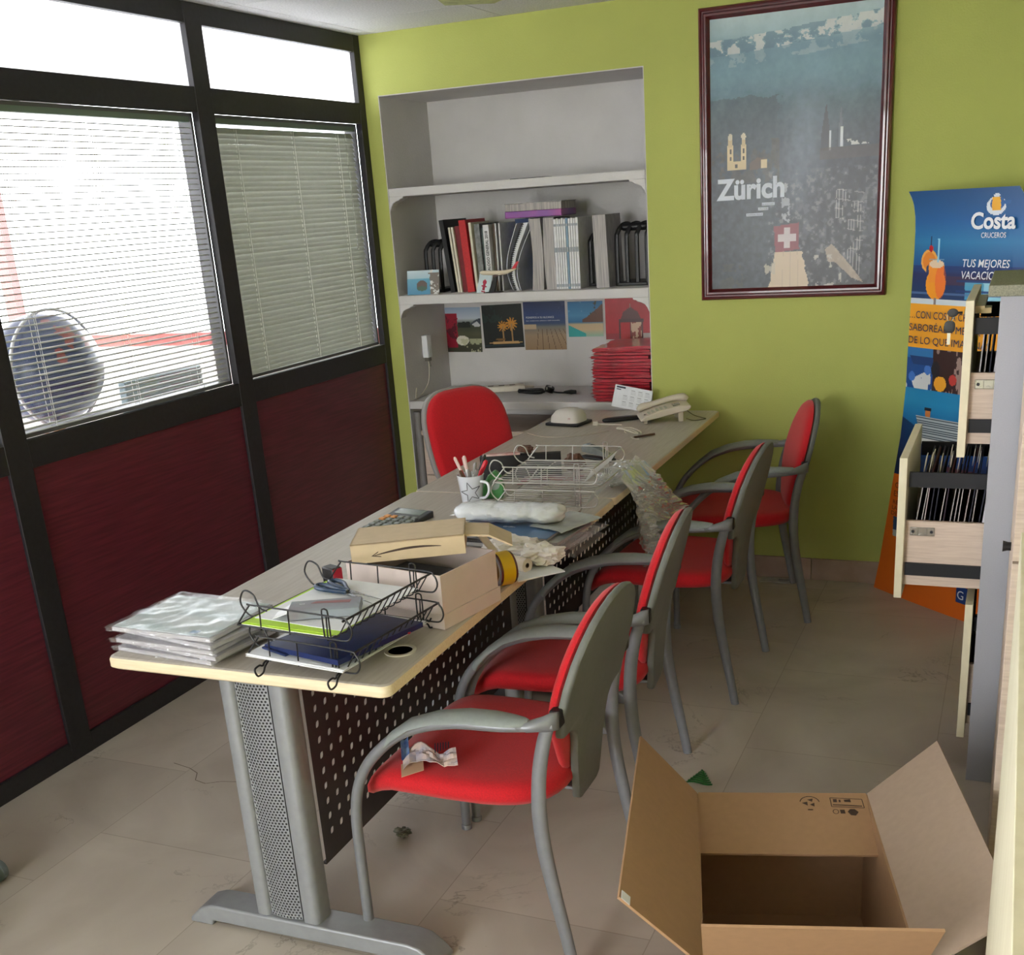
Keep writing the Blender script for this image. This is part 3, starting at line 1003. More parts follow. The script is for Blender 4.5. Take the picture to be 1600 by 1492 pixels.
# second task chair, only one grey caster of it enters the frame on the left
t = thing('task_chair', 'grey twin-wheel caster of an office chair at the left edge of the photo', 'chair', (0.21, -3.165, 0), 0)
GCAST = mat('grey_caster_plastic', (112, 120, 126), 0.5, vary=0.05, scale=60)
for k in range(5):
    a = 2 * PI * k / 5 + 1.18
    g = G(); g.tube([(0, 0, 0.12), (0.14 * math.cos(a), 0.14 * math.sin(a), 0.10), (0.27 * math.cos(a), 0.27 * math.sin(a), 0.075)], [0.024, 0.02, 0.014], 10)
    lg = ob('base_leg', g, GCAST, t)
    g = G()
    b = a + 0.5
    for s in (-0.016, 0.016):
        cx = 0.285 * math.cos(a) + s * math.cos(b); cy = 0.285 * math.sin(a) + s * math.sin(b)
        dx, dy = 0.012 * math.cos(b), 0.012 * math.sin(b)
        g.tube([(cx - dx, cy - dy, 0.031), (cx - dx * 0.7, cy - dy * 0.7, 0.031), (cx + dx * 0.7, cy + dy * 0.7, 0.031), (cx + dx, cy + dy, 0.031)], [0.022, 0.031, 0.031, 0.022], 20)
    ob('caster', g, GCAST, lg, smooth=50)
g = G(); g.lathe([(0.03, 0.09), (0.03, 0.26), (0.016, 0.265), (0.016, 0.40), (0.06, 0.405), (0.06, 0.42)], 20)
ob('gas_lift', g, GCAST, t)
g = G(); g.pillow([(0.22 * sup(math.cos(2 * PI * k / 36), 0.6) - 0.02, 0.21 * sup(math.sin(2 * PI * k / 36), 0.6) - 0.03) for k in range(36)], 0.03, 0.03, lambda a, b, w: (a, b, 0.45 + w))
ob('seat', g, GCAST, t, smooth=60)

# ------------------------------------------------------------------ drawer unit under the alcove shelf
t = thing('drawer_unit', 'pale wooden drawer unit with a black round lock, under the alcove shelf', 'cabinet', (0.62, 0.0, 0))
g = G()
g.box(-0.535, 0.60, 0.004, 0.43, 0.592, 0.618)
ob('cabinet_top', g, WOODP, t, bevel=0.008)
g = G(); g.box(-0.505, 0.59, 0.02, 0.42, 0.0, 0.592)
ob('carcass', g, WOODP, t)
k = 0
for x0, x1 in ((-0.50, 0.085), (0.095, 0.58)):
    for z0, z1 in ((0.035, 0.215), (0.22, 0.40), (0.405, 0.585)):
        g = G(); g.box(x0 + 0.003, x1 - 0.003, 0.004, 0.02, z0, z1)
        dr = ob('drawer_front', g, WOODP, t, bevel=0.002)
        if x0 < 0 and z1 > 0.5:
            g = G(); g.tube([(-0.072, -0.001, 0.562), (-0.072, 0.006, 0.562)], 0.010, 16)
            ob('lock', g, BLACKP, dr)
g = G()
g.tube([(-0.52, 0.012, 0.0), (-0.52, 0.012, 0.705)], 0.018, 14, flat=(0.8, (0, 1, 0)))
ob('side_post', g, mat('grey_side_post', (128, 124, 122), 0.5), t)
# ------------------------------------------------------------------ framed poster on the green wall
FX0, FX1, FZ0, FZ1 = 1.497, 2.222, 1.183, 2.258
t = thing('framed_poster', 'large city poster in a dark red moulded frame on the green wall', 'picture', ((FX0 + FX1) / 2, 0, FZ0))
W, H = FX1 - FX0, FZ1 - FZ0
FRM = mat('dark_red_frame', (92, 22, 28), 0.28, vary=0.15, scale=40, coat=0.6)
prof = [(0.0, 0.0), (0.0, 0.016), (0.004, 0.022), (0.010, 0.024), (0.014, 0.020), (0.018, 0.020), (0.024, 0.027), (0.031, 0.027), (0.036, 0.020), (0.040, 0.014), (0.043, 0.012), (0.043, 0.0)]
g = G()
rs = []
for sx, sz in ((-1, 0), (1, 0), (1, 1), (-1, 1)):
    ring = []
    for i, d in prof:
        ring.append((sx * (W / 2 - i), -0.002 - d, (i if sz == 0 else H - i)))
    rs.append(ring)
g.rings(rs, close=True)
ob('frame', g, FRM, t, smooth=30)
g = G(); g.box(-W / 2 + 0.03, W / 2 - 0.03, -0.011, -0.003, 0.03, H - 0.03)
ob('backing', g, mat('grey_card', (120, 112, 104), 0.8), t)
p = Pic(190, 284)
p.grad([(0, (176, 196, 198)), (0.06, (160, 186, 192)), (0.12, (108, 142, 158)), (0.2, (104, 142, 156)), (0.27, (84, 120, 134)), (0.34, (62, 88, 98)), (0.42, (58, 72, 84)), (0.55, (44, 50, 62)), (0.7, (38, 42, 52)), (1, (44, 46, 50))])
p.noise(9, 5, 6, 3, 2)
nn = fbm(p.ny, p.nx, 34, 4, 5, 0.6)
ridge = 0.085 - 0.05 * p.u + 0.02 * (fbm(p.ny, p.nx, 3, 4, 9) - 0.5)
band = (p.v > ridge) & (p.v < ridge + 0.055)
p.put(band & (nn > 0.52), (214, 212, 206), 0.75)
p.put(band & (nn < 0.46), (92, 122, 140), 0.6)
m2 = (p.v > ridge + 0.05) & (p.v < ridge + 0.10)
p.put(m2 & (nn > 0.6), (170, 184, 190), 0.4)
# dark wooded ridge on the left, reflected window glare painted as pale haze down the middle
p.put((p.v > 0.27 + 0.03 * nn) & (p.u < 0.47 - 0.1 * nn), (52, 70, 78), 0.55)
glare = np.exp(-((p.u - 0.56 - 0.15 * (0.5 - p.v)) / 0.13) ** 2) * np.clip((p.v - 0.22) / 0.15, 0, 1) * np.clip((0.86 - p.v) / 0.3, 0, 1)
p.put(glare, (132, 148, 164), 0.55)
nb = fbm(p.ny, p.nx, 26, 4, 21)
low = p.v > 0.56
p.put(low & (nb > 0.60) & (p.u > 0.52), (130, 132, 142), 0.3)
p.put((p.v > 0.44) & (p.v < 0.60) & (p.u < 0.42) & (nb > 0.55), (76, 66, 52), 0.5)
tex = fbm(p.ny, p.nx, 60, 3, 77, 0.7); t2 = fbm(p.ny, p.nx, 9, 5, 78, 0.7)
p.a += ((tex - 0.5) * np.clip(p.v * 70, 8, 46))[..., None]
p.a += ((t2 - 0.5) * 34)[..., None]
p.put((p.v > 0.56) & (tex > 0.66) & (p.u > 0.36), (150, 148, 146), 0.45)
# twin domed towers
for cu in (0.125, 0.205):
    p.rect(cu - 0.018, cu + 0.018, 0.455, 0.535, (212, 190, 146))
    p.rect(cu - 0.012, cu + 0.012, 0.425, 0.46, (196, 174, 132))
    p.disc(cu, 0.425, 0.014, 0.013, (206, 196, 170))
    p.rect(cu - 0.004, cu + 0.004, 0.47, 0.485, (60, 50, 42)); p.rect(cu - 0.004, cu + 0.004, 0.495, 0.51, (60, 50, 42))
p.rect(0.105, 0.22, 0.515, 0.545, (206, 184, 140)); p.rect(0.155, 0.17, 0.525, 0.54, (60, 50, 42))
p.poly([(0.24, 0.525), (0.29, 0.505), (0.345, 0.51), (0.35, 0.545), (0.24, 0.55)], (92, 74, 60)); p.rect(0.31, 0.35, 0.515, 0.545, (212, 192, 150))
# slim spires
p.poly([(0.69, 0.33), (0.665, 0.44), (0.665, 0.50), (0.715, 0.50), (0.715, 0.44)], (62, 64, 74))
p.rect(0.71, 0.722, 0.43, 0.50, (206, 210, 216))
p.poly([(0.775, 0.345), (0.762, 0.43), (0.762, 0.49), (0.795, 0.49), (0.788, 0.43)], (96, 104, 116))
p.rect(0.775, 0.79, 0.42, 0.49, (214, 218, 222))
p.put((p.v > 0.465) & (p.v < 0.485) & (p.u > 0.78) & (nb > 0.5), (210, 208, 204), 0.9)
p.put((p.v > 0.49) & (p.v < 0.53) & (p.u > 0.66), (70, 58, 56), 0.6)
# street of pale fronts, facades right
cen = 0.46 + 0.02 * (p.v - 0.6)
p.put((p.v > 0.60) & (p.v < 0.77) & (np.abs(p.u - cen) < 0.012 + 0.02 * nn) & (nn > 0.48), (196, 198, 204), 0.7)
for k in range(9):
    u0 = 0.76 + 0.018 * k
    p.put((np.abs(p.u - u0) < 0.003) & (p.v > 0.62 + 0.01 * k) & (p.v < 0.84 + 0.015 * k) & (nb > 0.47), (196, 190, 184), 0.7)
for k in range(7):
    v0 = 0.64 + 0.035 * k
    p.put((np.abs(p.v - v0 - 0.12 * (p.u - 0.76)) < 0.002) & (p.u > 0.75) & (p.u < 0.92) & (nb > 0.45), (196, 190, 184), 0.6)
# flag with the white cross
p.poly([(0.39, 0.765), (0.54, 0.755), (0.545, 0.855), (0.40, 0.865)], (132, 44, 54))
p.rect(0.455, 0.488, 0.772, 0.85, (200, 188, 188)); p.rect(0.415, 0.525, 0.797, 0.823, (200, 188, 188))
# pale road
ed = 0.022 * (fbm(p.ny, p.nx, 30, 3, 33) - 0.5)
p.put((p.v > 0.862) & (p.u > 0.40 - 0.35 * (p.v - 0.86) + ed * 2) & (p.u < 0.555 + 0.35 * (p.v - 0.86) + ed * 2), (206, 186, 158))
p.put((p.v > 0.86) & (np.abs(((p.u - 0.47) / (0.6 + p.v)) % 0.03 - 0.015) < 0.0015) & (p.u > 0.42) & (p.u < 0.54), (180, 160, 136), 0.6)
p.poly([(0.70, 0.86), (0.74, 0.84), (0.86, 0.93), (0.93, 0.99), (0.86, 0.97), (0.76, 0.91), (0.72, 0.91)], (190, 170, 146), 0.8)
p.put((p.v > 0.88) & (p.u > 0.58) & (p.u < 0.8) & (nb > 0.62), (196, 190, 178), 0.8)
p.put((p.v > 0.86) & (p.u > 0.33) & (p.u < 0.4) & (nb > 0.58), (190, 180, 160), 0.8)
p.put((p.v > 0.9) & (p.u > 0.05) & (p.u < 0.2) & (nn > 0.5), (66, 68, 56), 0.5)
iw, ih = W - 0.086 + 0.006, H - 0.086 + 0.006
def pf(u, v): return (-iw / 2 + u * iw, -0.0118, H / 2 + ih / 2 - v * ih)
po = print_ob('poster', p, pf, attr_mat('framed_print', 0.5, coat=0.32, coat_rough=0.26), t)
LG = mat('pale_lettering', (214, 220, 230), 0.5)
cxw = (FX0 + FX1) / 2
text('lettering', 'Zürich', LG, po, w=0.268, h=0.074, loc=(1.561 - cxw, -0.0122, 1.568 - FZ0), bold=0.035)
DKL = mat('dark_lettering', (70, 76, 86), 0.5)
for s_, x, z, w in (('Limmat', 1.742, 1.537, 0.05), ('Zürich', 1.727, 1.520, 0.04), ('Switzerland', 1.680, 1.500, 0.066)):
    g = G(); g.box(x - cxw, x - cxw + w, -0.0124, -0.0120, z - FZ0, z - FZ0 + 0.011)
    ob('caption_bar', g, LG, po)
    text('caption', s_, DKL, po, w=w - 0.008, h=0.0055, loc=(x - cxw + 0.004, -0.0126, z - FZ0 + 0.003))

# ------------------------------------------------------------------ advertising standee in the corner
SA = math.atan2(-0.324, 0.374)
t = thing('cardboard_standee', 'tall blue and orange cruise advertising standee behind the open filing drawers', 'advertising display', (2.226, -0.053, 0.0), SA)
SW = 0.706
def sl(z):
    return float(np.interp(z, [0, 0.12, 0.34, 0.456, 0.66, 0.85, 0.957, 1.17, 1.33, 1.42, 1.47, 1.51, 1.535, 1.556],
                           [0, 0.028, 0.066, 0.084, 0.120, 0.136, 0.137, 0.141, 0.147, 0.148, 0.144, 0.134, 0.122, 0.104]))
SH = 1.556
def swd(z): return 0.495 + 0.05 * (1 - z / SH)
def bow(s):   # the cardboard is bowed outwards a little
    return 0.010 * (1 - ((s - SW / 2) / (SW / 2)) ** 2) * -1
p = Pic(180, 400, (0, 0, 0))
Z = (1 - p.v) * SH
LZ = np.interp(Z, np.linspace(0, SH, 60), [sl(z) for z in np.linspace(0, SH, 60)])
S = LZ + p.u * (0.495 + 0.05 * (1 - Z / SH))
def zr(z0, z1): return (Z >= z0) & (Z < z1)
top = zr(1.17, 2)
ztop = [1.17, 1.22, 1.27, 1.30, 1.38, 1.45, 1.56]
for ch, vals in enumerate(([28, 22, 34, 24, 40, 24, 16], [58, 50, 44, 84, 124, 96, 74], [104, 96, 96, 140, 176, 160, 128])):
    p.a[..., ch] = np.where(top, np.interp(Z, ztop, vals), p.a[..., ch])
p.put(zr(1.285, 1.30), (24, 50, 110), 0.8)
p.put(zr(1.235, 1.265) & (S > 0.3), (96, 44, 56), 0.5)
n1 = fbm(p.ny, p.nx, 10, 4, 3)
p.put(zr(1.17, 1.25) & (S > 0.40) & (S < 0.56), (90, 190, 222), 0.75)
p.put(zr(1.17, 1.25) & (S > 0.40) & (S < 0.56) & (n1 > 0.52), (190, 232, 240), 0.6)
for z in (1.182, 1.213, 1.248):
    p.put((np.abs(Z - z) < 0.0035) & (S > 0.36), (24, 60, 116), 0.9)
p.put(zr(1.20, 1.206), (96, 124, 170), 0.7)
p.put(zr(1.165, 1.182), (206, 214, 220))
def pd(cs, cz, rs, rz, c, k=1.0): p.put(((S - cs) / rs) ** 2 + ((Z - cz) / rz) ** 2 < 1, c, k)
# cocktail: glass, drink, foam, orange slice, cherry, straw
pd(0.225, 1.315, 0.040, 0.040, (236, 170, 78)); pd(0.225, 1.315, 0.031, 0.031, (226, 132, 34)); pd(0.240, 1.285, 0.028, 0.022, (34, 50, 98), 0.9)
pd(0.262, 1.235, 0.048, 0.055, (246, 156, 30))
p.put((np.abs(S - 0.262) < 0.037) & zr(1.24, 1.305), (246, 150, 40))
p.put((((S - 0.285) / 0.026) ** 2 + ((Z - 1.245) / 0.06) ** 2 < 1), (240, 96, 52), 0.55)
pd(0.262, 1.305, 0.036, 0.014, (236, 208, 176)); p.put((np.abs(S - 0.262) < 0.036) & zr(1.318, 1.324), (150, 170, 196), 0.7)
pd(0.232, 1.358, 0.010, 0.011, (196, 24, 44)); p.put((np.abs(S - 0.232) < 0.0025) & zr(1.368, 1.40), (30, 50, 90))
p.put((np.abs(S - 0.268 + 0.02 * (Z - 1.35)) < 0.0042) & zr(1.31, 1.392), (150, 210, 232))
p.put((np.abs(S - 0.262) < 0.006) & zr(1.165, 1.185), (130, 120, 118))
# logo: pale ring with a yellow funnel
pd(0.512, 1.497, 0.040, 0.030, (222, 228, 236)); pd(0.516, 1.505, 0.030, 0.022, (30, 92, 160)); p.put((S > 0.515) & (S < 0.57) & zr(1.500, 1.514), (30, 92, 160))
p.put((np.abs(S - 0.512 - 0.1 * (1.5 - Z)) < 0.019 - 0.09 * np.abs(Z - 1.495)) & zr(1.482, 1.525), (240, 176, 40))
pd(0.512, 1.53, 0.014, 0.006, (214, 222, 232))
# yellow band
p.put(zr(1.005, 1.165), (240, 164, 40))
# two photos: white village by the sea, fruit
b = zr(0.852, 1.005)
p.put(b, (24, 74, 140)); p.put(zr(0.965, 1.005) & (S < 0.27), (44, 112, 170)); p.put(zr(0.94, 0.972) & (S < 0.27) & (S + 0.6 * (Z - 0.94) > 0.17), (22, 56, 110))
p.put(zr(0.852, 0.93) & (S < 0.268) & (n1 > 0.46) & (Z < 0.875 + 0.45 * (S - 0.14)), (206, 206, 206))
pd(0.165, 0.895, 0.017, 0.018, (60, 112, 190)); pd(0.245, 0.925, 0.017, 0.018, (60, 112, 190))
p.put(b & (S > 0.27), (52, 26, 26)); p.put(b & (S > 0.27) & (n1 > 0.5), (176, 150, 140), 0.8); pd(0.31, 0.880, 0.030, 0.028, (232, 160, 42)); pd(0.37, 0.90, 0.018, 0.02, (190, 60, 54)); pd(0.285, 0.93, 0.022, 0.03, (26, 24, 34))
# sky and liner
q = zr(0.60, 0.852)
for ch, vals in enumerate(([18, 26, 34, 30], [48, 104, 134, 128], [104, 160, 184, 178])):
    p.a[..., ch] = np.where(q, np.interp(Z, [0.60, 0.72, 0.80, 0.852], vals), p.a[..., ch])
p.put(zr(0.60, 0.735) & (S < 0.19) & (Z < 0.735 - 0.4 * (S - 0.13)), (24, 50, 96), 0.8)
hull = (S > 0.20 + 0.35 * (0.74 - Z)) & zr(0.668, 0.75 + 0.0)
p.put(hull, (176, 184, 188)); p.put(hull & ((Z * 110) % 1 > 0.55), (52, 68, 80)); p.put((S > 0.245) & (S < 0.27) & zr(0.75, 0.775), (196, 120, 60)); p.put((S > 0.24) & (S < 0.275) & zr(0.775, 0.785), (40, 44, 60))
p.put(zr(0.645, 0.668) & (S > 0.23), (214, 216, 214))
p.put(zr(0.50, 0.60), (20, 44, 84)); p.put(zr(0.50, 0.58) & (n1 > 0.45), (70, 34, 38))
# orange field
p.put(zr(0, 0.505), (232, 112, 30))
for z, c in ((0.20, 1), (0.185, 1), (0.168, 1), (0.15, 0)):
    p.put((np.abs(Z - z) < 0.0016) & (S > 0.12) & (S < 0.34) & (n1 > 0.42), (120, 52, 24), 0.8)
p.put(zr(0.25, 0.33) & (S > 0.10) & (S < 0.16), (40, 66, 110)); p.put(zr(0.25, 0.275) & (S > 0.10) & (S < 0.16), (170, 176, 176))
def sp(u, v):
    z = (1 - v) * SH
    l = sl(z); s = l + u * swd(z)
    return (s, bow(s), z)
pr = print_ob('printed_face', p, sp, attr_mat('satin_display_print', 0.4, coat=0.2), t)
g = G()
N = 40
front = []; back = []
for k in range(N + 1):
    z = SH * k / N
    front.append((sl(z), z))
for side in (0, 1):
    for k in range(N):
        z0, z1 = SH * k / N, SH * (k + 1) / N
        a0, a1 = (sl(z0), sl(z1)) if side == 0 else (sl(z0) + swd(z0), sl(z1) + swd(z1))
        g.add([(a0, bow(a0), z0), (a1, bow(a1), z1), (a1, bow(a1) + 0.005, z1), (a0, bow(a0) + 0.005, z0)], [(0, 1, 2, 3)])
def spb(u, v):
    a = sp(u, v); return (a[0], a[1] + 0.005, a[2])
g.surf(spb, 12, 40)
def edge(z):
    vs = []
    for k in range(13):
        s = sl(z) + swd(z) * k / 12
        vs.append((s, bow(s), z))
    m = len(vs)
    g.add(vs + [(a, b + 0.005, c) for a, b, c in vs], [(i, i + 1, m + i + 1, m + i) for i in range(m - 1)])
edge(0.0); edge(SH)
ob('cardboard_back', g, mat('white_board', (214, 218, 216), 0.7), t)
WL = mat('white_lettering', (238, 240, 244), 0.5)
NV = mat('navy_lettering', (34, 44, 76), 0.5)
BRW = mat('brown_lettering', (110, 44, 26), 0.5)
def st(s_, m, s0, z0, w, h, bold=0.0, shear=0.0):
    text('lettering', s_, m, pr, w=w, h=h, loc=(s0, bow(s0 + w / 2) - 0.0022 - 0.004 * abs(1), z0), bold=bold, shear=shear)
st('Costa', WL, 0.414, 1.425, 0.19, 0.052, 0.03)
st('CRUCEROS', WL, 0.462, 1.395, 0.105, 0.017, 0.005)
st('TUS MEJORES', WL, 0.388, 1.298, 0.205, 0.026, 0.005, 0.15)
st('VACACIONES', WL, 0.386, 1.258, 0.205, 0.026, 0.005, 0.15)
st('…CON COSTA CRUCEROS', NV, 0.150, 1.112, 0.40, 0.026)
st('SABORÉALA MEJOR', NV, 0.150, 1.066, 0.34, 0.026)
st('DE LO QUE IMAGINAS', NV, 0.150, 1.020, 0.385, 0.026)
st('CONOCE', BRW, 0.112, 0.452, 0.13, 0.022); st('ESTE VERANO', BRW, 0.108, 0.418, 0.2, 0.022)
st('RESERVA EN', BRW, 0.104, 0.385, 0.14, 0.016); st('LA AGENCIA', BRW, 0.100, 0.362, 0.14, 0.016); st('DE VIAJES', BRW, 0.096, 0.339, 0.12, 0.016)
g = G(); g.box(0.455, 0.52, bow(0.48) - 0.006, bow(0.48) - 0.003, 0.07, 0.135)
ob('logo_square', g, mat('logo_blue', (30, 62, 130), 0.5), pr)
text('lettering', 'G', WL, pr, h=0.034, loc=(0.462, bow(0.48) - 0.0065, 0.085))

# ------------------------------------------------------------------ six pictures taped in the alcove
def wall_print(pic, x0, x1, z0, z1, label, rot=0.0):
    w, h = x1 - x0, z1 - z0
    o = print_ob('wall_picture', pic, lambda u, v: ((u - .5) * w, -0.0016 - 0.003 * (1 - v) * v, (0.5 - v) * h), GLOSSP, None,
                 label=label, cat='picture', group='pictures taped to the alcove wall')
    o.location = ((x0 + x1) / 2, AD - 0.001, (z0 + z1) / 2)
    o.rotation_euler = (0, rot, 0)
    return o
n2 = fbm(60, 54, 8, 5, 41)
p = Pic(54, 60); p.grad([(0, (150, 170, 196)), (0.25, (196, 206, 216)), (0.4, (60, 66, 50)), (0.6, (82, 84, 60)), (1, (52, 52, 36))])
p.put((p.v < 0.45) & (p.v > 0.28 + 0.1 * n2) & (p.u > 0.35) & (p.u < 0.7), (24, 34, 26)); p.poly([(0.68, 0.38), (0.85, 0.28), (1.0, 0.24), (1, 0.4)], (60, 70, 84)); p.poly([(0.74, 0.38), (0.9, 0.31), (1, 0.42), (0.85, 0.44)], (206, 208, 210))
p.put((p.u < 0.28 + 0.1 * n2) & (p.v > 0.14) & (p.v < 0.9), (150, 16, 46)); p.put((p.u < 0.3) & (n2 > 0.56) & (p.v > 0.14), (90, 10, 30)); p.disc(0.46, 0.74, 0.18, 0.11, (226, 222, 206)); p.put((p.v > 0.7) & (n2 > 0.56) & (p.u > 0.3), (196, 196, 160), 0.8)
wall_print(p, 0.068, 0.262, 0.925, 1.142, 'picture of red flowers above a meadow and lake, leftmost of the alcove pictures', 0.01)
p = Pic(54, 54, (16, 24, 22)); p.put((p.v < 0.4) & (p.u < 0.5) & (n2[:54] > 0.45), (30, 58, 54), 0.6)
for cu, cv, r in ((0.5, 0.5, 0.13), (0.72, 0.45, 0.15)):
    ang = np.arctan2(p.v - cv, p.u - cu)
    p.put((np.hypot(p.u - cu, p.v - cv) < r * (0.75 + 0.3 * np.cos(ang * 11))), (206, 140, 48)); p.rect(cu - 0.012, cu + 0.012, cv, 0.86, (170, 130, 80))
p.disc(0.55, 0.88, 0.42, 0.03, (196, 156, 104)); p.disc(0.42, 0.80, 0.12, 0.03, (120, 88, 44)); p.rect(0, 1, 0.92, 0.97, (22, 44, 56))
wall_print(p, 0.273, 0.487, 0.943, 1.150, 'dark picture of two golden palm trees, second of the alcove pictures', -0.02)
p = Pic(54, 60); p.grad([(0, (30, 44, 88)), (0.3, (40, 66, 122)), (0.45, (46, 70, 112)), (0.52, (120, 118, 112)), (0.7, (164, 140, 112)), (1, (150, 122, 90))])
for k in range(7):
    p.put((np.abs(p.u - (0.35 + 0.09 * k) - (0.25 - 0.0 * k) * (p.v - 0.5) * (k - 1) * 0.5) < 0.008) & (p.v > 0.56), (96, 72, 50), 0.8)
p.put((p.v > 0.47) & (p.v < 0.56) & (p.u < 0.3), (190, 168, 138)); p.put((p.v < 0.3) & (n2 > 0.6), (70, 84, 126), 0.5)
o = wall_print(p, 0.494, 0.710, 0.931, 1.158, 'picture of a sandy beach under dark blue sky, third of the alcove pictures')
text('lettering', 'PONEMOS A SU ALCANCE', WL, o, w=0.145, h=0.009, loc=(-0.095, -0.0032, 0.036)); text('lettering', 'las mejores playas del mundo', WL, o, w=0.175, h=0.0045, loc=(-0.095, -0.0032, 0.023))
p = Pic(44, 44); p.grad([(0, (24, 104, 158)), (0.4, (64, 140, 186)), (0.58, (40, 110, 160)), (0.64, (200, 176, 140)), (0.8, (208, 184, 146)), (1, (150, 190, 170))])
p.put((p.u > 0.4) & (p.v < 0.6) & (p.v > 0.62 - 0.75 * (p.u - 0.3) + 0.15 * (n2[:44, :44] - 0.5)), (96, 58, 44)); p.put((p.u > 0.6) & (p.v < 0.4) & (n2[:44, :44] > 0.52), (40, 50, 34)); p.put((p.v > 0.66 + 0.5 * p.u) & (p.u < 0.5), (40, 160, 160)); p.put((p.v < 0.3) & (p.u < 0.5) & (n2[:44, :44] > 0.55), (120, 170, 200), 0.6)
wall_print(p, 0.724, 0.900, 0.990, 1.153, 'picture of a rocky headland and turquoise cove, fourth of the alcove pictures')
p = Pic(60, 84, (176, 16, 34)); p.noise(22, 5, 4, 8); p.put((p.v > 0.50), (206, 196, 188)); p.put((p.v > 0.50) & (p.u < 0.3) & (p.v < 0.58), (150, 24, 40))
p.poly([(0.34, 0.31), (0.40, 0.20), (0.56, 0.13), (0.72, 0.20), (0.80, 0.31)], (92, 44, 48)); p.rect(0.30, 0.85, 0.30, 0.35, (78, 38, 42)); p.rect(0.55, 0.575, 0.08, 0.14, (150, 110, 104))
p.rect(0.32, 0.55, 0.35, 0.64, (186, 24, 34)); p.rect(0.57, 0.80, 0.35, 0.63, (214, 180, 150)); p.put((p.u > 0.57) & (p.u < 0.80) & (p.v > 0.35) & (p.v < 0.63) & (fbm(84, 60, 16, 3, 3) > 0.52), (140, 60, 50)); p.rect(0.30, 0.33, 0.35, 0.66, (80, 34, 38)); p.rect(0.55, 0.575, 0.35, 0.66, (80, 34, 38)); p.rect(0.80, 0.83, 0.35, 0.66, (80, 34, 38))
wall_print(p, 0.912, 1.132, 0.84, 1.164, 'tall red picture of a Moroccan lantern, behind the red folders')
p = Pic(24, 40, (90, 50, 40)); p.noise(50, 6, 4, 18)
wall_print(p, 1.14, 1.255, 0.95, 1.155, 'narrow brown picture at the right end of the alcove pictures')

# ------------------------------------------------------------------ things on the alcove's book shelf (top at z 1.240)
SZ = 1.2402
def book(w, d, h, cover, label, x, y=0.12, lean=0.0, pages=True, group='books and catalogues on the alcove shelf', name='book', cat='book', spine=None, yaw=0.0, z=SZ):
    """spine faces the room; origin at the lower left front corner"""
    t = thing(name, label, cat, (x, y, z), 0, group, rot=(0, lean, yaw))
    c = 0.0012
    g = G(); g.box(0, c, 0, d, 0, h); g.box(w - c, w, 0, d, 0, h); g.box(c, w - c, 0, c, 0, h)
    ob('cover', g, cover, t, bevel=0.0004)
    if pages:
        g = G(); g.box(c, w - c, c, d - 0.003, 0.002, h - 0.002)
        ob('pages', g, mat('page_block', (208, 202, 192), 0.8, vary=0.12, scale=300, stretch=(4, 0.2, 0.2)), t)
    if spine:
        text('spine_lettering', spine[0], spine[1], t, w=spine[2], h=spine[3], loc=(w * 0.75, -0.0006, spine[4]), rot=(PI / 2, -PI / 2, 0), bold=0.02)
    return t
def cm(name, c, r=0.5): return mat(name, c, r, vary=0.06, scale=40)
BK = cm('black_cover', (26, 26, 30)); WH = cm('white_cover', (222, 222, 224)); GRY = mat('grey_catalogue', (176, 174, 176), 0.55, vary=0.18, scale=70, stretch=(1, 1, 0.3))
REDC = mat('red_cover', (206, 44, 48), 0.4, vary=0.1, scale=120); DRED = cm('dark_red_cover', (120, 24, 34)); BLU = cm('dark_blue_cover', (40, 66, 116)); PBLU = cm('pale_blue_cover', (120, 150, 172))
BLK = mat('black_lettering', (20, 20, 22), 0.6)
def arch_organiser(label, x, y, n, w, h):
    """seen from the front: a row of rounded arches"""
    t = thing('file_organiser', label, 'organiser', (x, y, SZ), 0, 'black desk organisers on the book shelf')
    g = G(); g.box(0, w, 0, 0.20, 0, 0.014); ob('base', g, BLACKP, t, bevel=0.003)
    step = w / n
    for k in range(n + 1):
        g = G()
        xx = step * k
        pts = [(xx, 0.01, 0.0), (xx, 0.01, h * 0.72), (xx + 0.004, 0.014, h * 0.84), (xx + 0.016, 0.03, h * 0.94), (xx + 0.028, 0.05, h * 0.97), (xx + 0.030, 0.09, h * 0.97)]
        g.tube(pts, 0.010, 8, smooth=4, flat=(0.7, (0, 1, 0)))
        ob('divider', g, BLACKP, t)
    g = G(); g.box(0.012, w, 0.022, 0.10, h * 0.86, h * 0.985); ob('top_band', g, BLACKP, t, bevel=0.014)
    return t
arch_organiser('black file organiser at the left end of the shelf, behind the sea postcard', 0.155, 0.13, 2, 0.075, 0.232)
# postcard
p = Pic(50, 36); p.grad([(0, (196, 214, 222)), (0.32, (170, 200, 214)), (0.36, (90, 160, 190)), (1, (70, 140, 178))]); nn = fbm(36, 50, 8, 4, 4)
p.disc(0.46, 0.62, 0.17, 0.2, (88, 74, 66)); p.disc(0.46, 0.75, 0.16, 0.1, (60, 92, 72)); p.put((p.u > 0.72 + 0.2 * (nn - 0.5)) & (p.v > 0.12), (120, 110, 100)); p.put((p.u > 0.72) & (nn > 0.55), (214, 214, 208))
t = thing('postcard', 'small postcard of a rock in a blue sea, at the left of the book shelf', 'postcard', (0.098, 0.035, SZ), 0, rot=(math.radians(-12), 0, math.radians(8)))
print_ob('printed_face', p, lambda u, v: (u * 0.155, -0.0008, (1 - v) * 0.108), GLOSSP, t)
g = G(); g.box(0, 0.155, 0, 0.0012, 0, 0.108); ob('card', g, WH, t)
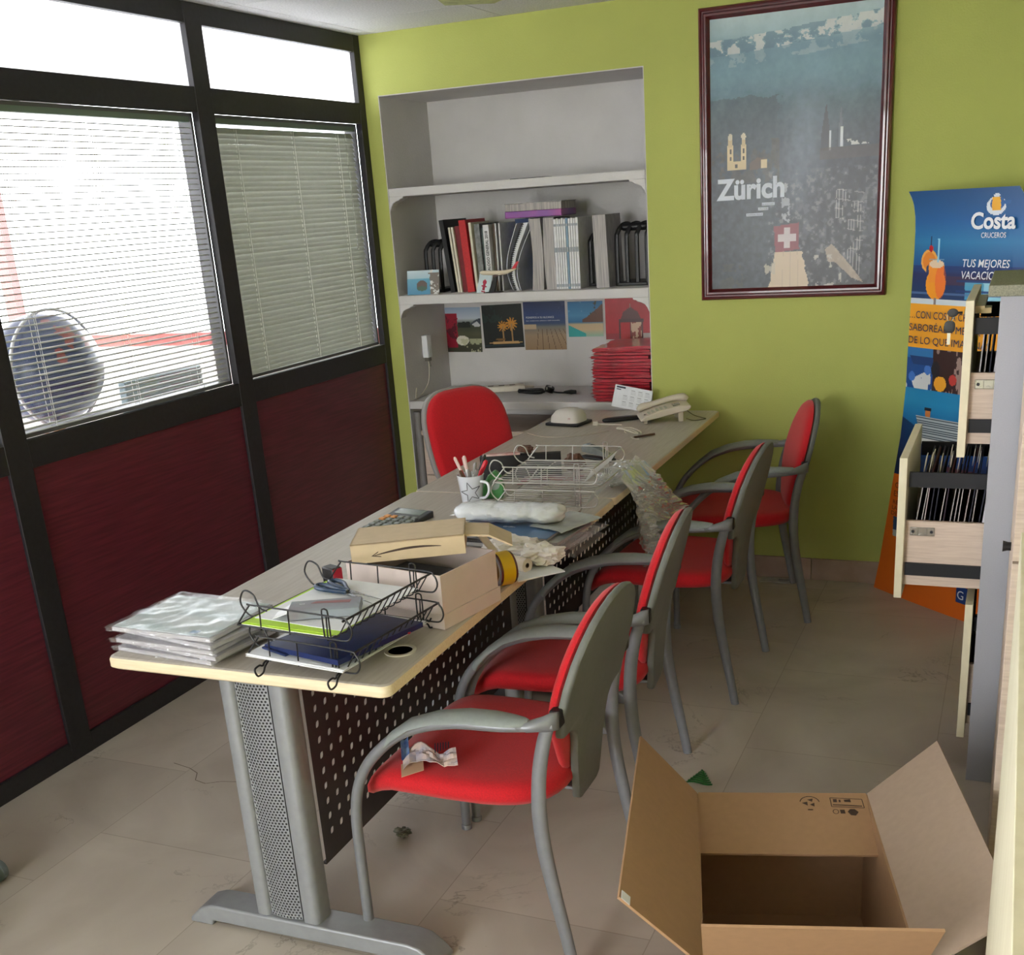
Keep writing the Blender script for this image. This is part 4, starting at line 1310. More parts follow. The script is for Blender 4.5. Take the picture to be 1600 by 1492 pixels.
# books left to right
book(0.022, 0.24, 0.318, BK, 'tall black folder leaning at the left of the red book', 0.290, 0.10, math.radians(-6), name='binder', cat='folder')
book(0.010, 0.20, 0.285, cm('cream_cover', (226, 218, 200)), 'thin cream booklet against the tall black folder', 0.330, 0.09, math.radians(-5))
book(0.010, 0.20, 0.285, cm('cream_cover', (226, 218, 200)), 'thin cream booklet beside the dark red book', 0.343, 0.09, math.radians(-4.5))
book(0.024, 0.20, 0.288, DRED, 'dark red book to the left of the bright red one', 0.356, 0.10, math.radians(-4.5))
book(0.034, 0.21, 0.312, REDC, 'thick bright red book with a glossy spine', 0.384, 0.085, math.radians(-4))
book(0.012, 0.20, 0.300, cm('cream_cover', (226, 218, 200)), 'cream brochure right of the bright red book', 0.424, 0.09, math.radians(-3))
book(0.026, 0.22, 0.292, mat('clear_sleeve_grey', (150, 152, 152), 0.25, vary=0.25, scale=50), 'grey plastic sleeve of papers right of the bright red book', 0.440, 0.10, math.radians(-2))
book(0.018, 0.21, 0.275, cm('green_grey_cover', (88, 104, 100)), 'grey-green folder beside the general catalogue', 0.468, 0.11, math.radians(-1.5))
book(0.028, 0.21, 0.286, WH, 'white general catalogue with black words up its spine', 0.490, 0.075, math.radians(-1), spine=('CATALOGO GENERAL 2018', BLK, 0.20, 0.013, 0.06))
for k in range(4):
    book(0.007, 0.20, 0.29, [cm('brown_cover', (104, 84, 70)), WH, cm('dark_grey_cover', (70, 68, 70)), WH][k], ['thin brown booklet right of the general catalogue', 'thin white booklet beside the thin brown one', 'thin dark grey booklet next to the dark blue folder', 'thin white booklet touching the dark blue folder'][k], 0.523 + 0.009 * k, 0.10)
book(0.075, 0.16, 0.30, BLU, 'wide dark blue box folder behind the spiral notebook', 0.562, 0.262, name='box_folder', cat='folder', pages=False)
book(0.055, 0.16, 0.225, mat('dark_blue_ribbed_binder', (58, 108, 158), 0.3, vary=0.4, scale=90, stretch=(8, 1, 0.2)), 'shiny dark blue binder behind the model aeroplane', 0.648, 0.265, name='binder', cat='folder', pages=False)
# spiral notebook, sagging open
t = thing('spiral_notebook', 'white spiral-bound notebook sagging against the dark blue folder', 'notebook', (0.585, 0.072, SZ), 0, 'books and catalogues on the alcove shelf')
def cv(z): return 0.045 + 0.055 * (z / 0.29) ** 3 - 0.035 * math.sin(PI * min(1, z / 0.25)) * (1 - z / 0.29)
for dx, nm, m in ((-0.016, 'front_cover', cm('lilac_white_cover', (204, 204, 218))), (0.0, 'pages', WHITEP), (0.02, 'back_cover', cm('lilac_white_cover', (204, 204, 218)))):
    g = G()
    pts = [(cv(z) + dx * (1 + 1.2 * z / 0.29), z) for z in np.linspace(0, 0.285, 14)]
    th = 0.014 if nm == 'pages' else 0.0025
    loop = pts + [(a + th * (1 + z * 2), z) for a, z in reversed(pts)]
    g.prism(loop, 'y', 0.004, 0.18)
    ob(nm, g, m, t, smooth=50)
g = G()
for k in range(34):
    z = 0.008 + k * 0.0082
    g.tube([(cv(z) + 0.001 + 0.006 * math.cos(a), -0.002 + 0.006 * math.sin(a), z) for a in np.linspace(0, 2 * PI, 8, endpoint=False)], 0.0012, 5, closed=True)
ob('spiral', g, BLACKP, t)
# paper-edge phone directories
def block(w, d, h, label, x, y, lean, bulge=0.0):
    t = thing('directory', label, 'book', (x, y, SZ), 0, 'books and catalogues on the alcove shelf', rot=(0, lean, 0))
    g = G()
    zz = np.linspace(0, h, 12)
    L = [(bulge * math.sin(PI * z / h), z) for z in zz]
    Rr = [(w + bulge * math.sin(PI * z / h) * 0.6, z) for z in zz]
    g.prism(L + Rr[::-1], 'y', 0.0, d)
    ob('pages', g, mat('directory_page_edges', (198, 192, 188), 0.8, color2=(150, 146, 146), scale=120, stretch=(2.5, 1, 0.05)), t, smooth=50)
    g = G()
    g.prism([(a - 0.0012, z) for a, z in L] + L[::-1], 'y', 0.0, d); g.prism(Rr + [(a + 0.0012, z) for a, z in Rr[::-1]], 'y', 0.0, d)
    ob('cover', g, GRY, t, smooth=50)
    return t
block(0.052, 0.2, 0.300, 'thick grey directory standing behind the tail of the model aeroplane', 0.708, 0.075, 0.0, 0.010)
block(0.046, 0.2, 0.300, 'second thick grey directory, left of the row of white catalogues', 0.776, 0.078, 0.0, -0.006)
xs = 0.824
cols = [WH, WH, WH, WH, WH, PBLU, WH, WH, WH, WH]
ws = [0.013, 0.009, 0.0095, 0.009, 0.0095, 0.010, 0.010, 0.010, 0.010, 0.012]
for k in range(10):
    lab = ['white-spined catalogue first of the slim row right of the grey directories', 'slim white catalogue second in the row', 'slim white catalogue third in the row', 'slim white catalogue fourth in the row', 'slim white catalogue just left of the pale blue one', 'slim pale blue catalogue in the middle of the white row',
           'slim white catalogue just right of the pale blue one', 'slim white catalogue second right of the pale blue one', 'slim white catalogue third right of the pale blue one', 'white catalogue ending the slim row, its dark side cover in view'][k]
    b = book(ws[k], 0.205, 0.292 + 0.003 * (k % 2), cols[k], lab, xs, 0.07, group='slim catalogues in a row')
    for q0, q1 in ((0.155, 0.175), (0.01, 0.022), (0.262, 0.272)):
        g = G(); g.box(0.001, ws[k] - 0.001, -0.0005, 0.0, q0, q1)
        ob('spine_mark', g, mat('grey_mark', (150, 156, 164), 0.6), b)
    xs += ws[k] + 0.0012
# right of the row
arch_organiser('black file organiser behind the thick white paper block', 0.948, 0.17, 1, 0.022, 0.235)
block(0.056, 0.2, 0.298, 'thick white paper block standing alone left of the right-hand organiser', 1.010, 0.075, math.radians(-1.5), 0.0)
arch_organiser('black file organiser with three rounded openings at the right end of the shelf', 1.082, 0.14, 3, 0.135, 0.262)
# directory lying on top
t = thing('directory', 'grey directory with a magenta and blue lower edge lying across the standing books', 'book', (0.600, 0.068, 1.5465), math.radians(2), 'books and catalogues on the alcove shelf')
g = G(); g.box(0, 0.262, 0, 0.20, 0.0, 0.028); ob('lower_cover', g, mat('magenta_blue_cover', (206, 80, 150), 0.4, color2=(84, 84, 168), scale=3), t, bevel=0.003)
g = G(); g.box(0.002, 0.262, 0.003, 0.20, 0.028, 0.058); ob('pages', g, mat('directory_page_edges', (198, 192, 188), 0.8), t, bevel=0.002)
g = G(); g.box(0.0, 0.264, 0.0, 0.202, 0.058, 0.061); ob('upper_cover', g, GRY, t)
# small leaning card with a red figure
p = Pic(20, 30, (206, 222, 226)); p.disc(0.5, 0.4, 0.14, 0.12, (170, 24, 60)); p.rect(0.42, 0.6, 0.35, 0.8, (170, 24, 60)); p.rect(0.3, 0.7, 0.55, 0.62, (170, 24, 60)); p.rect(0.36, 0.66, 0.84, 0.9, (170, 24, 60))
t = thing('greeting_card', 'small pale card with a red figure, leaning below the model aeroplane', 'card', (0.452, 0.030, SZ), 0, rot=(math.radians(-10), math.radians(12), math.radians(0)))
print_ob('printed_face', p, lambda u, v: (u * 0.062, -0.0008, (1 - v) * 0.088), GLOSSP, t)
g = G(); g.box(0, 0.062, 0, 0.001, 0, 0.088); ob('card', g, WH, t)
# model aeroplane on its stand
t = thing('model_aeroplane', 'small cream model aeroplane with a red tail on a black stand', 'model aeroplane', (0.535, 0.022, SZ))
AIRC = mat('cream_model_paint', (222, 208, 184), 0.35)
g = G(); g.box(-0.035, 0.045, -0.02, 0.02, 0, 0.003); g.prism([(-0.018, 0.003), (0.012, 0.003), (0.032, 0.075), (0.022, 0.078)], 'y', -0.004, 0.004)
ob('stand', g, BLACKP, t, bevel=0.001)
g = G()
g.tube([(-0.055, 0, 0.088), (-0.05, 0, 0.087), (-0.035, 0, 0.086), (0.03, 0, 0.083), (0.07, 0, 0.085), (0.10, 0, 0.092), (0.125, 0, 0.098)], [0.002, 0.006, 0.0095, 0.0100, 0.0095, 0.006, 0.002], 14, smooth=3)
ob('fuselage', g, AIRC, t)
for s in (-1, 1):
    g = G()
    g.prism([(0.005, s * 0.006), (0.042, s * 0.006), (0.064, s * 0.044), (0.054, s * 0.046)][::s], 'z', 0.078, 0.081)
    w = ob('wing', g, AIRC, t)
    g = G(); g.tube([(0.022, s * 0.028, 0.073), (0.03, s * 0.028, 0.073), (0.046, s * 0.028, 0.074)], [0.004, 0.005, 0.003], 10)
    ob('engine', g, mat('dark_engine', (70, 50, 44), 0.4), w)
    g = G(); g.prism([(0.10, s * 0.002), (0.116, s * 0.002), (0.128, s * 0.028), (0.121, s * 0.028)][::s], 'z', 0.095, 0.0965)
    ob('tailplane', g, AIRC, t)
g = G(); g.prism([(0.098, 0.096), (0.121, 0.099), (0.138, 0.128), (0.126, 0.128)], 'y', -0.0012, 0.0012)
ob('tail_fin', g, mat('red_tail_paint', (190, 24, 44), 0.4), t)
# thin dark card on the empty top shelf
g = G(); g.prism([(0, 0), (0.16, 0.0), (0.16, 0.09), (0.0, 0.10)], 'z', 0, 0.0025)
ob('thin_folder', g, BK, None, 'thin dark folder lying on the empty top shelf of the alcove', 'folder', loc=(0.66, 0.012, 1.7042), rz=0.03)

# ------------------------------------------------------------------ lower alcove shelf
t = thing('wall_socket_box', 'white cable box with a dangling key on the left side of the alcove', 'cable box', (AX0 + 0.0045, 0.20, 0.935))
g = G(); g.box(0, 0.03, -0.022, 0.022, 0, 0.105); ob('housing', g, WHITEP, t, bevel=0.003)
g = G(); g.box(0.004, 0.026, -0.014, 0.014, -0.018, 0.0); g.tube([(0.022, 0.0, -0.01), (0.024, 0.002, -0.045)], 0.003, 8); ob('key', g, mat('dull_metal', (110, 106, 98), 0.4, metal=0.6), t)
g = G(); g.tube([(0.015, 0, -0.01), (0.018, -0.004, -0.06), (0.014, -0.02, -0.12), (0.006, -0.08, -0.165), (0.012, -0.15, -0.172), (0.03, -0.17, -0.12)], 0.0022, 7, smooth=6); ob('cord', g, CREAM, t)
g = G()
g.tube([(0, 0, 0.003), (0.03, 0.02, 0.006), (0.05, -0.01, 0.004), (0.01, -0.02, 0.012), (0.02, 0.03, 0.016), (0.06, 0.02, 0.004), (0.09, 0.05, 0.003)], 0.003, 6, smooth=6)
ob('cable', g, mat('pale_pink_cable', (206, 190, 180), 0.5), None, 'small tangle of pale cable in the left corner of the alcove shelf', 'cable', loc=(0.11, 0.22, 0.7575))
t = thing('power_strip', 'long cream power strip with a row of sockets lying slanted on the shelf', 'power strip', (0.20, 0.18, 0.7575), math.radians(24))
g = G(); g.box(0, 0.36, -0.03, 0.03, 0, 0.028); ob('housing', g, CREAM, t, bevel=0.006, seg=3)
for k in range(6):
    g = G(); x = 0.04 + 0.052 * k
    g.box(x - 0.014, x + 0.014, 0.002, 0.008, 0.0278, 0.0288); g.box(x - 0.014, x + 0.014, -0.010, -0.004, 0.0278, 0.0288)
    ob('socket', g, mat('dark_slot', (84, 76, 68), 0.7), t)
g = G(); g.tube([(0.36, 0, 0.014), (0.40, 0.03, 0.008), (0.39, 0.08, 0.004), (0.33, 0.10, 0.004)], 0.004, 8, smooth=6); ob('cord', g, CREAM, t)
t = thing('mains_lead', 'coiled black mains lead with its plug on the alcove shelf', 'cable', (0.555, 0.22, 0.7575), 0.0)
g = G()
pts = []
for k in range(5):
    s = 0.010 * k
    for a in np.linspace(0, 2 * PI, 12, endpoint=False):
        pts.append((0.055 + 0.062 * math.cos(a) - 0.002 * k, (0.022 - 0.0025 * k) * math.sin(a), 0.006 + 0.0062 * (k % 3) + 0.002 * math.sin(a * 2)))
pts += [(0.13, 0.0, 0.012), (0.19, -0.012, 0.008), (0.23, -0.02, 0.008)]
g.tube(pts, 0.0038, 7, smooth=3); ob('cable_coil', g, BLACKP, t)
g = G(); g.lathe([(0.008, -0.012), (0.021, -0.012), (0.023, 0.0), (0.021, 0.012), (0.008, 0.012)], 16, mx=Matrix.Translation((0.145, 0.002, 0.021)) @ Matrix.Rotation(0.4, 4, 'Y')); ob('plug', g, BLACKP, t)
g = G(); g.box(0.136, 0.144, -0.021, 0.021, 0.022, 0.034); g.box(0.128, 0.156, -0.006, 0.006, 0.026, 0.036); ob('tape_band', g, mat('grey_tape', (170, 168, 160), 0.5), t, bevel=0.001)
g = G(); g.tube([(0.225, -0.019, 0.010), (0.24, -0.02, 0.011), (0.262, -0.021, 0.012), (0.285, -0.022, 0.012)], [0.005, 0.008, 0.011, 0.009], 10); ob('connector', g, BLACKP, t)
# red folders in plastic sleeves
REDF2 = mat('red_sleeved_folder', (196, 12, 48), 0.28, color2=(160, 8, 34), scale=14, coat=0.6)
PINKE = film('pink_film_edge', tint=(255, 150, 170), gloss=0.16, rough=0.15, haze=0.12)
rnd = random.Random(5)
z = 0.7578
nf = 17
for k in range(nf):
    th = 0.0125 + rnd.random() * 0.003
    w, d = 0.262, 0.31
    sl_ = 0.0
    if k == nf - 1: sl_ = 0.008
    dx = rnd.uniform(-0.006, 0.006)
    lab = 'red folder in a clear sleeve within the stack at the right of the alcove shelf'
    if k == nf - 1: lab = 'topmost red folder of the sleeved stack, its corner sloping down to the left'
    if k == 0: lab = 'bottom red folder of the sleeved stack, lying on the alcove shelf'
    t = thing('red_folder', lab, 'folder', (1.128 + dx, 0.172 + rnd.uniform(-0.004, 0.004), z), rnd.uniform(-0.02, 0.02), 'red folders stacked on the alcove shelf')
    g = G()
    sd = rnd.random() * 10
    def f(u, v, th=th, sd=sd, sl_=sl_):
        x = -w / 2 + u * w; y = -d / 2 + v * d
        return (x, y, th * 0.8 + 0.0012 * math.sin(u * 9 + sd) * math.sin(v * 7 + sd) - sl_ * (1 - u) ** 1.5)
    g.slab(f, 8, 6, th * 0.78)
    ob('folder', g, REDF2, t, smooth=30)
    g = G()
    def f2(u, v, sd=sd, th=th, sl_=sl_):
        x = -w / 2 - 0.010 + u * 0.012 + 0.004 * math.sin(v * 11 + sd); y = -d / 2 - 0.004 + v * (d + 0.004)
        return (x, y, th * 0.5 + 0.003 * math.sin(v * 14 + sd) - sl_)
    g.slab(f2, 2, 14, 0.0008)
    def f3(u, v, sd=sd, th=th, sl_=sl_):
        x = -w / 2 + u * w; y = -d / 2 - 0.006 + 0.007 * v + 0.002 * math.sin(u * 13 + sd)
        return (x, y, th * 0.45 + 0.003 * math.sin(u * 16 + sd) * (1 - v) - sl_ * (1 - u) ** 1.5)
    g.slab(f3, 16, 2, 0.0008)
    ob('sleeve_edge', g, PINKE, t)
    z += th
# ------------------------------------------------------------------ on the desks (top at z 0.740)
TZ = 0.7404
BWIRE = mat('black_wire', (24, 24, 27), 0.4)
def letter_tray(name, label, loc, rz, w, d, zs, m, r=0.0019, nw=13, feet=True, skew=0.0):
    t = thing(name, label, 'letter tray', loc, rz, 'wire letter trays on the desks')
    for ti, z in enumerate(zs):
        k = ti * skew
        tt = bpy.data.objects.new('tray_tier', None); col.objects.link(tt); tt.parent = t; tt.location = (0, k, 0)
        g = G()
        for i in range(nw):
            y = -d / 2 + d * (i + 0.5) / nw
            g.tube([(-w / 2, y, z), (w / 2 - 0.035, y, z), (w / 2 - 0.026, y, z + 0.004), (w / 2 - 0.004, y, z + 0.036), (w / 2, y, z + 0.042)], r * 0.75, 6)
        for x in (-w * 0.18, w * 0.16):
            g.tube([(x, -d / 2, z - r), (x, d / 2, z - r)], r * 0.75, 6)
        ob('floor_wires', g, m, tt)
        g = G()
        g.tube([(w / 2 + r, -d / 2 - 0.006, z + 0.043), (w / 2 + r, d / 2 + 0.006, z + 0.043)], r * 1.25, 8)
        ob('side_rim', g, m, tt)
        g = G(); g.tube([(-w / 2, -d / 2, z), (-w / 2, d / 2, z)], r, 8)
        ob('edge_wire', g, m, tt)
        for s in (-1, 1):
            y = s * d / 2
            g = G()
            g.tube([(-w / 2, y, z), (-w / 2 + 0.038, y, z + 0.044), (-w / 2 + 0.05, y, z + 0.047), (w / 2 - 0.02, y, z + 0.047), (w / 2 + 0.008, y, z + 0.040), (w / 2 + 0.016, y, z + 0.020), (w / 2 + 0.006, y, z + 0.003), (w / 2 - 0.012, y, z)], r, 8, smooth=4)
            g.tube([(-w / 2, y, z), (w / 2 - 0.012, y, z)], r, 8)
            for x in (-w / 2 + 0.062, -0.002, w / 2 - 0.045):
                g.tube([(x, y, z - 0.004), (x + 0.003, y, z + 0.047)], r * 0.85, 6)
            ob('end_rail', g, m, tt)
            g = G()
            x = w / 2 - 0.052
            g.tube([(x, y, z), (x, y, z + 0.052), (x + 0.004, y, z + 0.060), (x + 0.011, y, z + 0.060), (x + 0.015, y, z + 0.052), (x + 0.015, y, z)], r * 0.9, 7, smooth=3)
            ob('stacking_loop', g, m, tt)
            g = G()
            y2 = s * (d / 2 - 0.045)
            g.tube([(-w / 2 + 0.012, y2, z), (-w / 2 - 0.012, y2, z + 0.006), (-w / 2 - 0.028, y2, z + 0.030), (-w / 2 - 0.014, y2, z + 0.056), (-w / 2 + 0.010, y2, z + 0.050), (-w / 2 + 0.022, y2, z + 0.024), (-w / 2 + 0.04, y2, z + 0.018)], r, 8, smooth=5)
            ob('side_loop', g, m, tt)
        if ti == 0 and feet:
            for s in (-1, 1):
                for x in (-w / 2 + 0.055, w / 2 - 0.035):
                    g = G()
                    y = s * d / 2
                    zb = r - z * 0 + 0.0002
                    g.tube([(x, y - s * 0.06, z - r), (x, y + s * 0.004, z - r), (x, y + s * 0.016, z - 0.008), (x, y + s * 0.026, z - 0.004), (x, y + s * 0.040, (z + zb) / 2 + 0.004), (x, y + s * 0.034, zb), (x, y + s * 0.018, zb + 0.001), (x, y + s * 0.010, (z + zb) / 2), (x, y - s * 0.002, z - 0.004)], r * 1.1, 8, smooth=5)
                    ob('foot_loop', g, m, tt)
    return t
BT = letter_tray('letter_tray', 'two-tier black wire letter tray holding papers, scissors and a blue folder', (1.448, -2.812, TZ), math.radians(-6), 0.275, 0.295, (0.026, 0.098), BWIRE, skew=-0.012)
letter_tray('letter_tray', 'two-tier silver wire letter tray standing empty in the middle of the desks', (1.448, -1.572, TZ), math.radians(3), 0.305, 0.30, (0.022, 0.090), CHROME, r=0.0020, nw=12)

# things lying in the black tray
def sheets(name, label, cat, loc, rz, w, d, n, m, curl=0.0, th=0.0012, seed=0, group=None):
    t = thing(name, label, cat, loc, rz, group)
    r = random.Random(seed)
    for k in range(n):
        dx, dy, dr = r.uniform(-0.004, 0.004), r.uniform(-0.004, 0.004), r.uniform(-0.02, 0.02)
        g = G()
        def f(u, v, k=k, dx=dx, dy=dy, dr=dr):
            x = (u - .5) * w; y = (v - .5) * d
            c, s = math.cos(dr), math.sin(dr)
            return (x * c - y * s + dx, x * s + y * c + dy, th * (k + 1) + 0.0003 * math.sin(u * 7 + k) + curl * (u - .5) ** 2 * (1 if k == n - 1 else 0.5))
        g.slab(f, 10, 10, th * 0.92)
        ob('sheet', g, m[k % len(m)] if isinstance(m, list) else m, t, smooth=50)
    return t
def BTP(x, y, z):     # point in the black tray's frame
    return tuple((Matrix.Translation((1.448, -2.812, TZ)) @ Matrix.Rotation(math.radians(-6), 4, 'Z')) @ Vector((x, y, z)))
LIME = mat('lime_paper', (176, 214, 60), 0.6)
sheets('paper_pile', 'sheaf of white A4 sheets sticking out of the lower black tray', 'paper', BTP(-0.005, -0.015, 0.0285), math.radians(-6), 0.25, 0.285, 4, WHITEP, seed=3)
t = sheets('green_notepad', 'lime-edged pad of papers in the upper black tray under the white sheet', 'paper', BTP(-0.012, -0.018, 0.1005), math.radians(-5), 0.225, 0.275, 3, [WHITEP, LIME, LIME], seed=4)
sheets('paper_sheet', 'clean white sheet on top in the upper black tray, under the scissors', 'paper', BTP(-0.006, -0.002, 0.1046), math.radians(-7), 0.222, 0.262, 1, WHITEP, seed=5)
# dark blue folder, lower tray
t = thing('blue_folder', 'dark blue plastic folder in the lower black tray', 'folder', BTP(0.018, -0.02, 0.0340), math.radians(-14))
NAVY = mat('navy_plastic', (18, 38, 92), 0.45, vary=0.15, scale=30)
g = G(); g.slab(lambda u, v: ((u - .5) * 0.215, (v - .5) * 0.245, 0.013 + 0.016 * u * 0.4 - 0.004 * v), 6, 6, 0.011); ob('folder_body', g, NAVY, t, smooth=30)
g = G(); g.slab(lambda u, v: (-0.1075 + 0.10 * u * 0.7, -0.13 + v * 0.06, 0.010 - 0.004 * u), 4, 4, 0.004); ob('flap', g, NAVY, t)
g = G(); g.tube([(0.0, 0, 0), (0.012, 0.006, 0.003), (0.018, -0.004, 0.004), (0.006, -0.006, 0.006), (-0.004, 0.004, 0.004)], 0.0022, 6, smooth=4)
ob('red_clip', g, mat('red_plastic', (170, 20, 44), 0.4), None, 'small red clip at the right side of the lower black tray', 'clip', loc=BTP(0.118, 0.045, 0.036))
# scissors
t = thing('scissors', 'scissors with dark blue handles lying open on the white sheet', 'scissors', BTP(-0.018, 0.048, 0.1080), math.radians(-24))
SCB = mat('dark_blue_handle', (22, 52, 84), 0.35)
for s in (-1, 1):
    g = G()
    g.tube([(0.0, s * 0.004, 0.004), (-0.02, s * 0.012, 0.005), (-0.05, s * 0.026, 0.006), (-0.078, s * 0.027, 0.006), (-0.086, s * 0.014, 0.006), (-0.07, s * 0.006, 0.006), (-0.04, s * 0.005, 0.006), (-0.015, s * 0.003, 0.005)], 0.0052, 8, closed=True, smooth=4)
    h = ob('handle', g, SCB, t)
    g = G(); g.prism([(-0.01, s * 0.006), (0.0, s * 0.009), (0.105, s * 0.012 + 0.001), (0.0, -s * 0.001)][::s], 'z', 0.004 + 0.001 * s, 0.0052 + 0.001 * s)
    ob('blade', g, mat('scissor_steel', (120, 122, 126), 0.25, metal=0.9), t)
g = G(); g.lathe([(0.004, 0.003), (0.004, 0.0085), (0.002, 0.009)], 12); ob('pivot', g, mat('scissor_steel', (120, 122, 126), 0.25, metal=0.9), t)
# small grey box
t = thing('small_box', 'flat grey carton with a torn white end on the sheet beside the scissors', 'box', BTP(0.012, -0.062, 0.1082), math.radians(26))
g = G(); g.box(-0.072, 0.072, -0.034, 0.034, 0, 0.017); ob('carton', g, mat('blue_grey_card', (138, 148, 156), 0.5, color2=(124, 118, 124), scale=12), t, bevel=0.001)
g = G(); g.prism([(-0.03, 0.012), (0.05, 0.002), (0.052, 0.018), (-0.02, 0.022)], 'z', 0.0172, 0.0175); ob('printed_band', g, mat('dull_red_print', (138, 84, 84), 0.5), t)
g = G(); g.slab(lambda u, v: (-0.072 - 0.03 * u, -0.03 + 0.06 * v, 0.014 - 0.008 * u * (1 + v)), 4, 4, 0.001); ob('torn_end', g, WHITEP, t)
text('box_lettering', 'lote', WL, t, h=0.005, loc=(-0.052, 0.008, 0.0176), rot=(0, 0, 0))
# self-inking stamp
t = thing('rubber_stamp', 'black and red self-inking stamp standing behind the black tray', 'stamp', (1.282, -2.585, TZ), math.radians(-20))
g = G(); g.box(-0.021, 0.021, -0.012, 0.012, 0, 0.010); g.box(-0.019, -0.015, -0.010, 0.010, 0.01, 0.045); g.box(0.015, 0.019, -0.010, 0.010, 0.01, 0.045); ob('base', g, BLACKP, t, bevel=0.001)
g = G(); g.box(-0.021, 0.021, -0.014, 0.014, 0.062, 0.102); g.box(-0.014, 0.014, -0.010, 0.010, 0.022, 0.062); ob('grip', g, BLACKP, t, bevel=0.004)
g = G(); g.box(0.0205, 0.0222, -0.013, 0.013, 0.064, 0.100); ob('red_panel', g, mat('red_plastic', (170, 20, 44), 0.4), t, bevel=0.001)

# ------------------------------------------------------------------ wrapped magazines at the near left corner
rnd = random.Random(12)
MAGS = mat('magazine_pages', (214, 212, 216), 0.5, color2=(176, 174, 184), scale=90, stretch=(0.3, 0.3, 10))
COVER = mat('pale_cover_print', (222, 230, 230), 0.35, color2=(176, 202, 204), scale=6, stretch=(1, 2.5, 1), detail=2, coat=0.5)
z = TZ
specs = [(-0.010, 0.00, 1), (0.012, 0.004, -2), (-0.004, -0.006, 3), (0.006, 0.006, -3), (-0.014, 0.000, 4)]
for k, (dx, dy, ra) in enumerate(specs):
    th = 0.0108
    lab = ['bottom film-wrapped magazine of the stack at the near left corner of the desk', 'second film-wrapped magazine up in the corner stack', 'middle film-wrapped magazine in the corner stack',
           'fourth film-wrapped magazine up in the corner stack', 'top film-wrapped magazine of the corner stack, with a pale green cover'][k]
    t = thing('wrapped_magazine', lab, 'magazine', (1.098 + dx, -2.842 + dy, z), math.radians(-6 + ra), 'film-wrapped magazines stacked at the desk corner')
    w, d = 0.268, 0.212
    g = G(); g.slab(lambda u, v: ((u - .5) * w, (v - .5) * d, th * 0.9 + 0.0015 * math.sin(u * 3 + k) * v), 8, 6, th * 0.82)
    ob('magazine', g, [MAGS, COVER], t, smooth=30) if k == 4 else ob('magazine', g, MAGS, t, smooth=30)
    if k == 4:
        g = G(); g.slab(lambda u, v: ((u - .5) * w * 0.97, (v - .5) * d * 0.97, th * 0.9 + 0.0022 + 0.0015 * math.sin(u * 3 + k) * v), 8, 6, 0.0012); ob('cover', g, COVER, t)
        g = G(); g.box(0.07, 0.09, -0.095, -0.08, th + 0.0018, th + 0.0024); ob('blue_label', g, mat('pale_blue_label', (120, 160, 196), 0.5), t)
    g = G()
    sd = k * 3.3
    def f(u, v):
        x = (u - .5) * (w + 0.034); y = (v - .5) * (d + 0.02)
        e = max(0, abs(u - .5) - 0.44) / 0.06
        n = noise.noise(Vector((u * 9 + sd, v * 7, sd))) * 0.0022 + 0.004 * max(0, noise.noise(Vector((u * 5 + v * 8, v * 3 - u * 4, sd)))) * (1 if k == 4 else 0.15)
        return (x, y, th * (1.05 - 0.5 * e) + abs(n) + 0.0006 + (0.0022 if k == 4 else 0))
    g.surf(f, 34, 26)
    ob('film', g, CLEAR, t, smooth=25)
    g = G()
    def f(u, v):
        x = (u - .5) * (w + 0.03)
        return (x, -d / 2 - 0.003 - 0.006 * abs(noise.noise(Vector((u * 12 + sd, v * 3, 1)))), th * (0.05 + 0.95 * v))
    g.surf(f, 30, 4)
    ob('film_edge', g, CLEAR, t, smooth=25)
    z += th * 1.12

# ------------------------------------------------------------------ white carton with the mailer on top
t = thing('white_carton', 'open white carton behind the black tray, a brown mailer resting on top', 'box', (1.487, -2.527, TZ), math.radians(-11))
CART = mat('carton_pinkish_white', (214, 198, 192), 0.7, vary=0.03, scale=20)
w, d, h = 0.272, 0.205, 0.122
g = G()
e = 0.003
g.box(-w / 2, w / 2, -d / 2, -d / 2 + e, 0, h); g.box(-w / 2, w / 2, d / 2 - e, d / 2, 0, h); g.box(-w / 2, -w / 2 + e, -d / 2 + e, d / 2 - e, 0, h); g.box(w / 2 - e, w / 2, -d / 2 + e, d / 2 - e, 0, h); g.box(-w / 2, w / 2, -d / 2, d / 2, 0, e)
ob('carton_body', g, CART, t, smooth=0)
g = G(); g.box(w / 2, w / 2 + 0.0035, -d / 2 - 0.004, d / 2 + 0.004, 0, 0.034); g.box(-w / 2, w / 2, -d / 2 - 0.004, -d / 2, 0, 0.034); ob('lower_band', g, CART, t, bevel=0.0008)
g = G(); g.box(-w / 2 + 0.01, w / 2 - 0.01, -d / 2 + 0.01, d / 2 - 0.01, e, 0.07); ob('dark_contents', g, mat('dark_grey_foam', (88, 90, 94), 0.8, vary=0.2, scale=20), t, bevel=0.01)
t = thing('mailer_box', 'brown cardboard mailer with a printed curved arrow, tilted on the white carton', 'box', (1.372, -2.634, TZ + 0.128), 0, rot=(math.radians(-3), math.radians(-1.5), math.radians(25)))
MK = mat('mailer_cardboard', (206, 184, 152), 0.75, vary=0.04, scale=30)
w, d, h = 0.255, 0.175, 0.044
g = G(); g.box(0, w, 0, 0.003, 0, h); g.box(0, 0.003, 0.003, d, 0, h); g.box(0, w, 0, d, h - 0.003, h); g.box(w - 0.003, w, 0.003, d, 0.004, h)
ob('mailer_lid', g, MK, t, smooth=0)
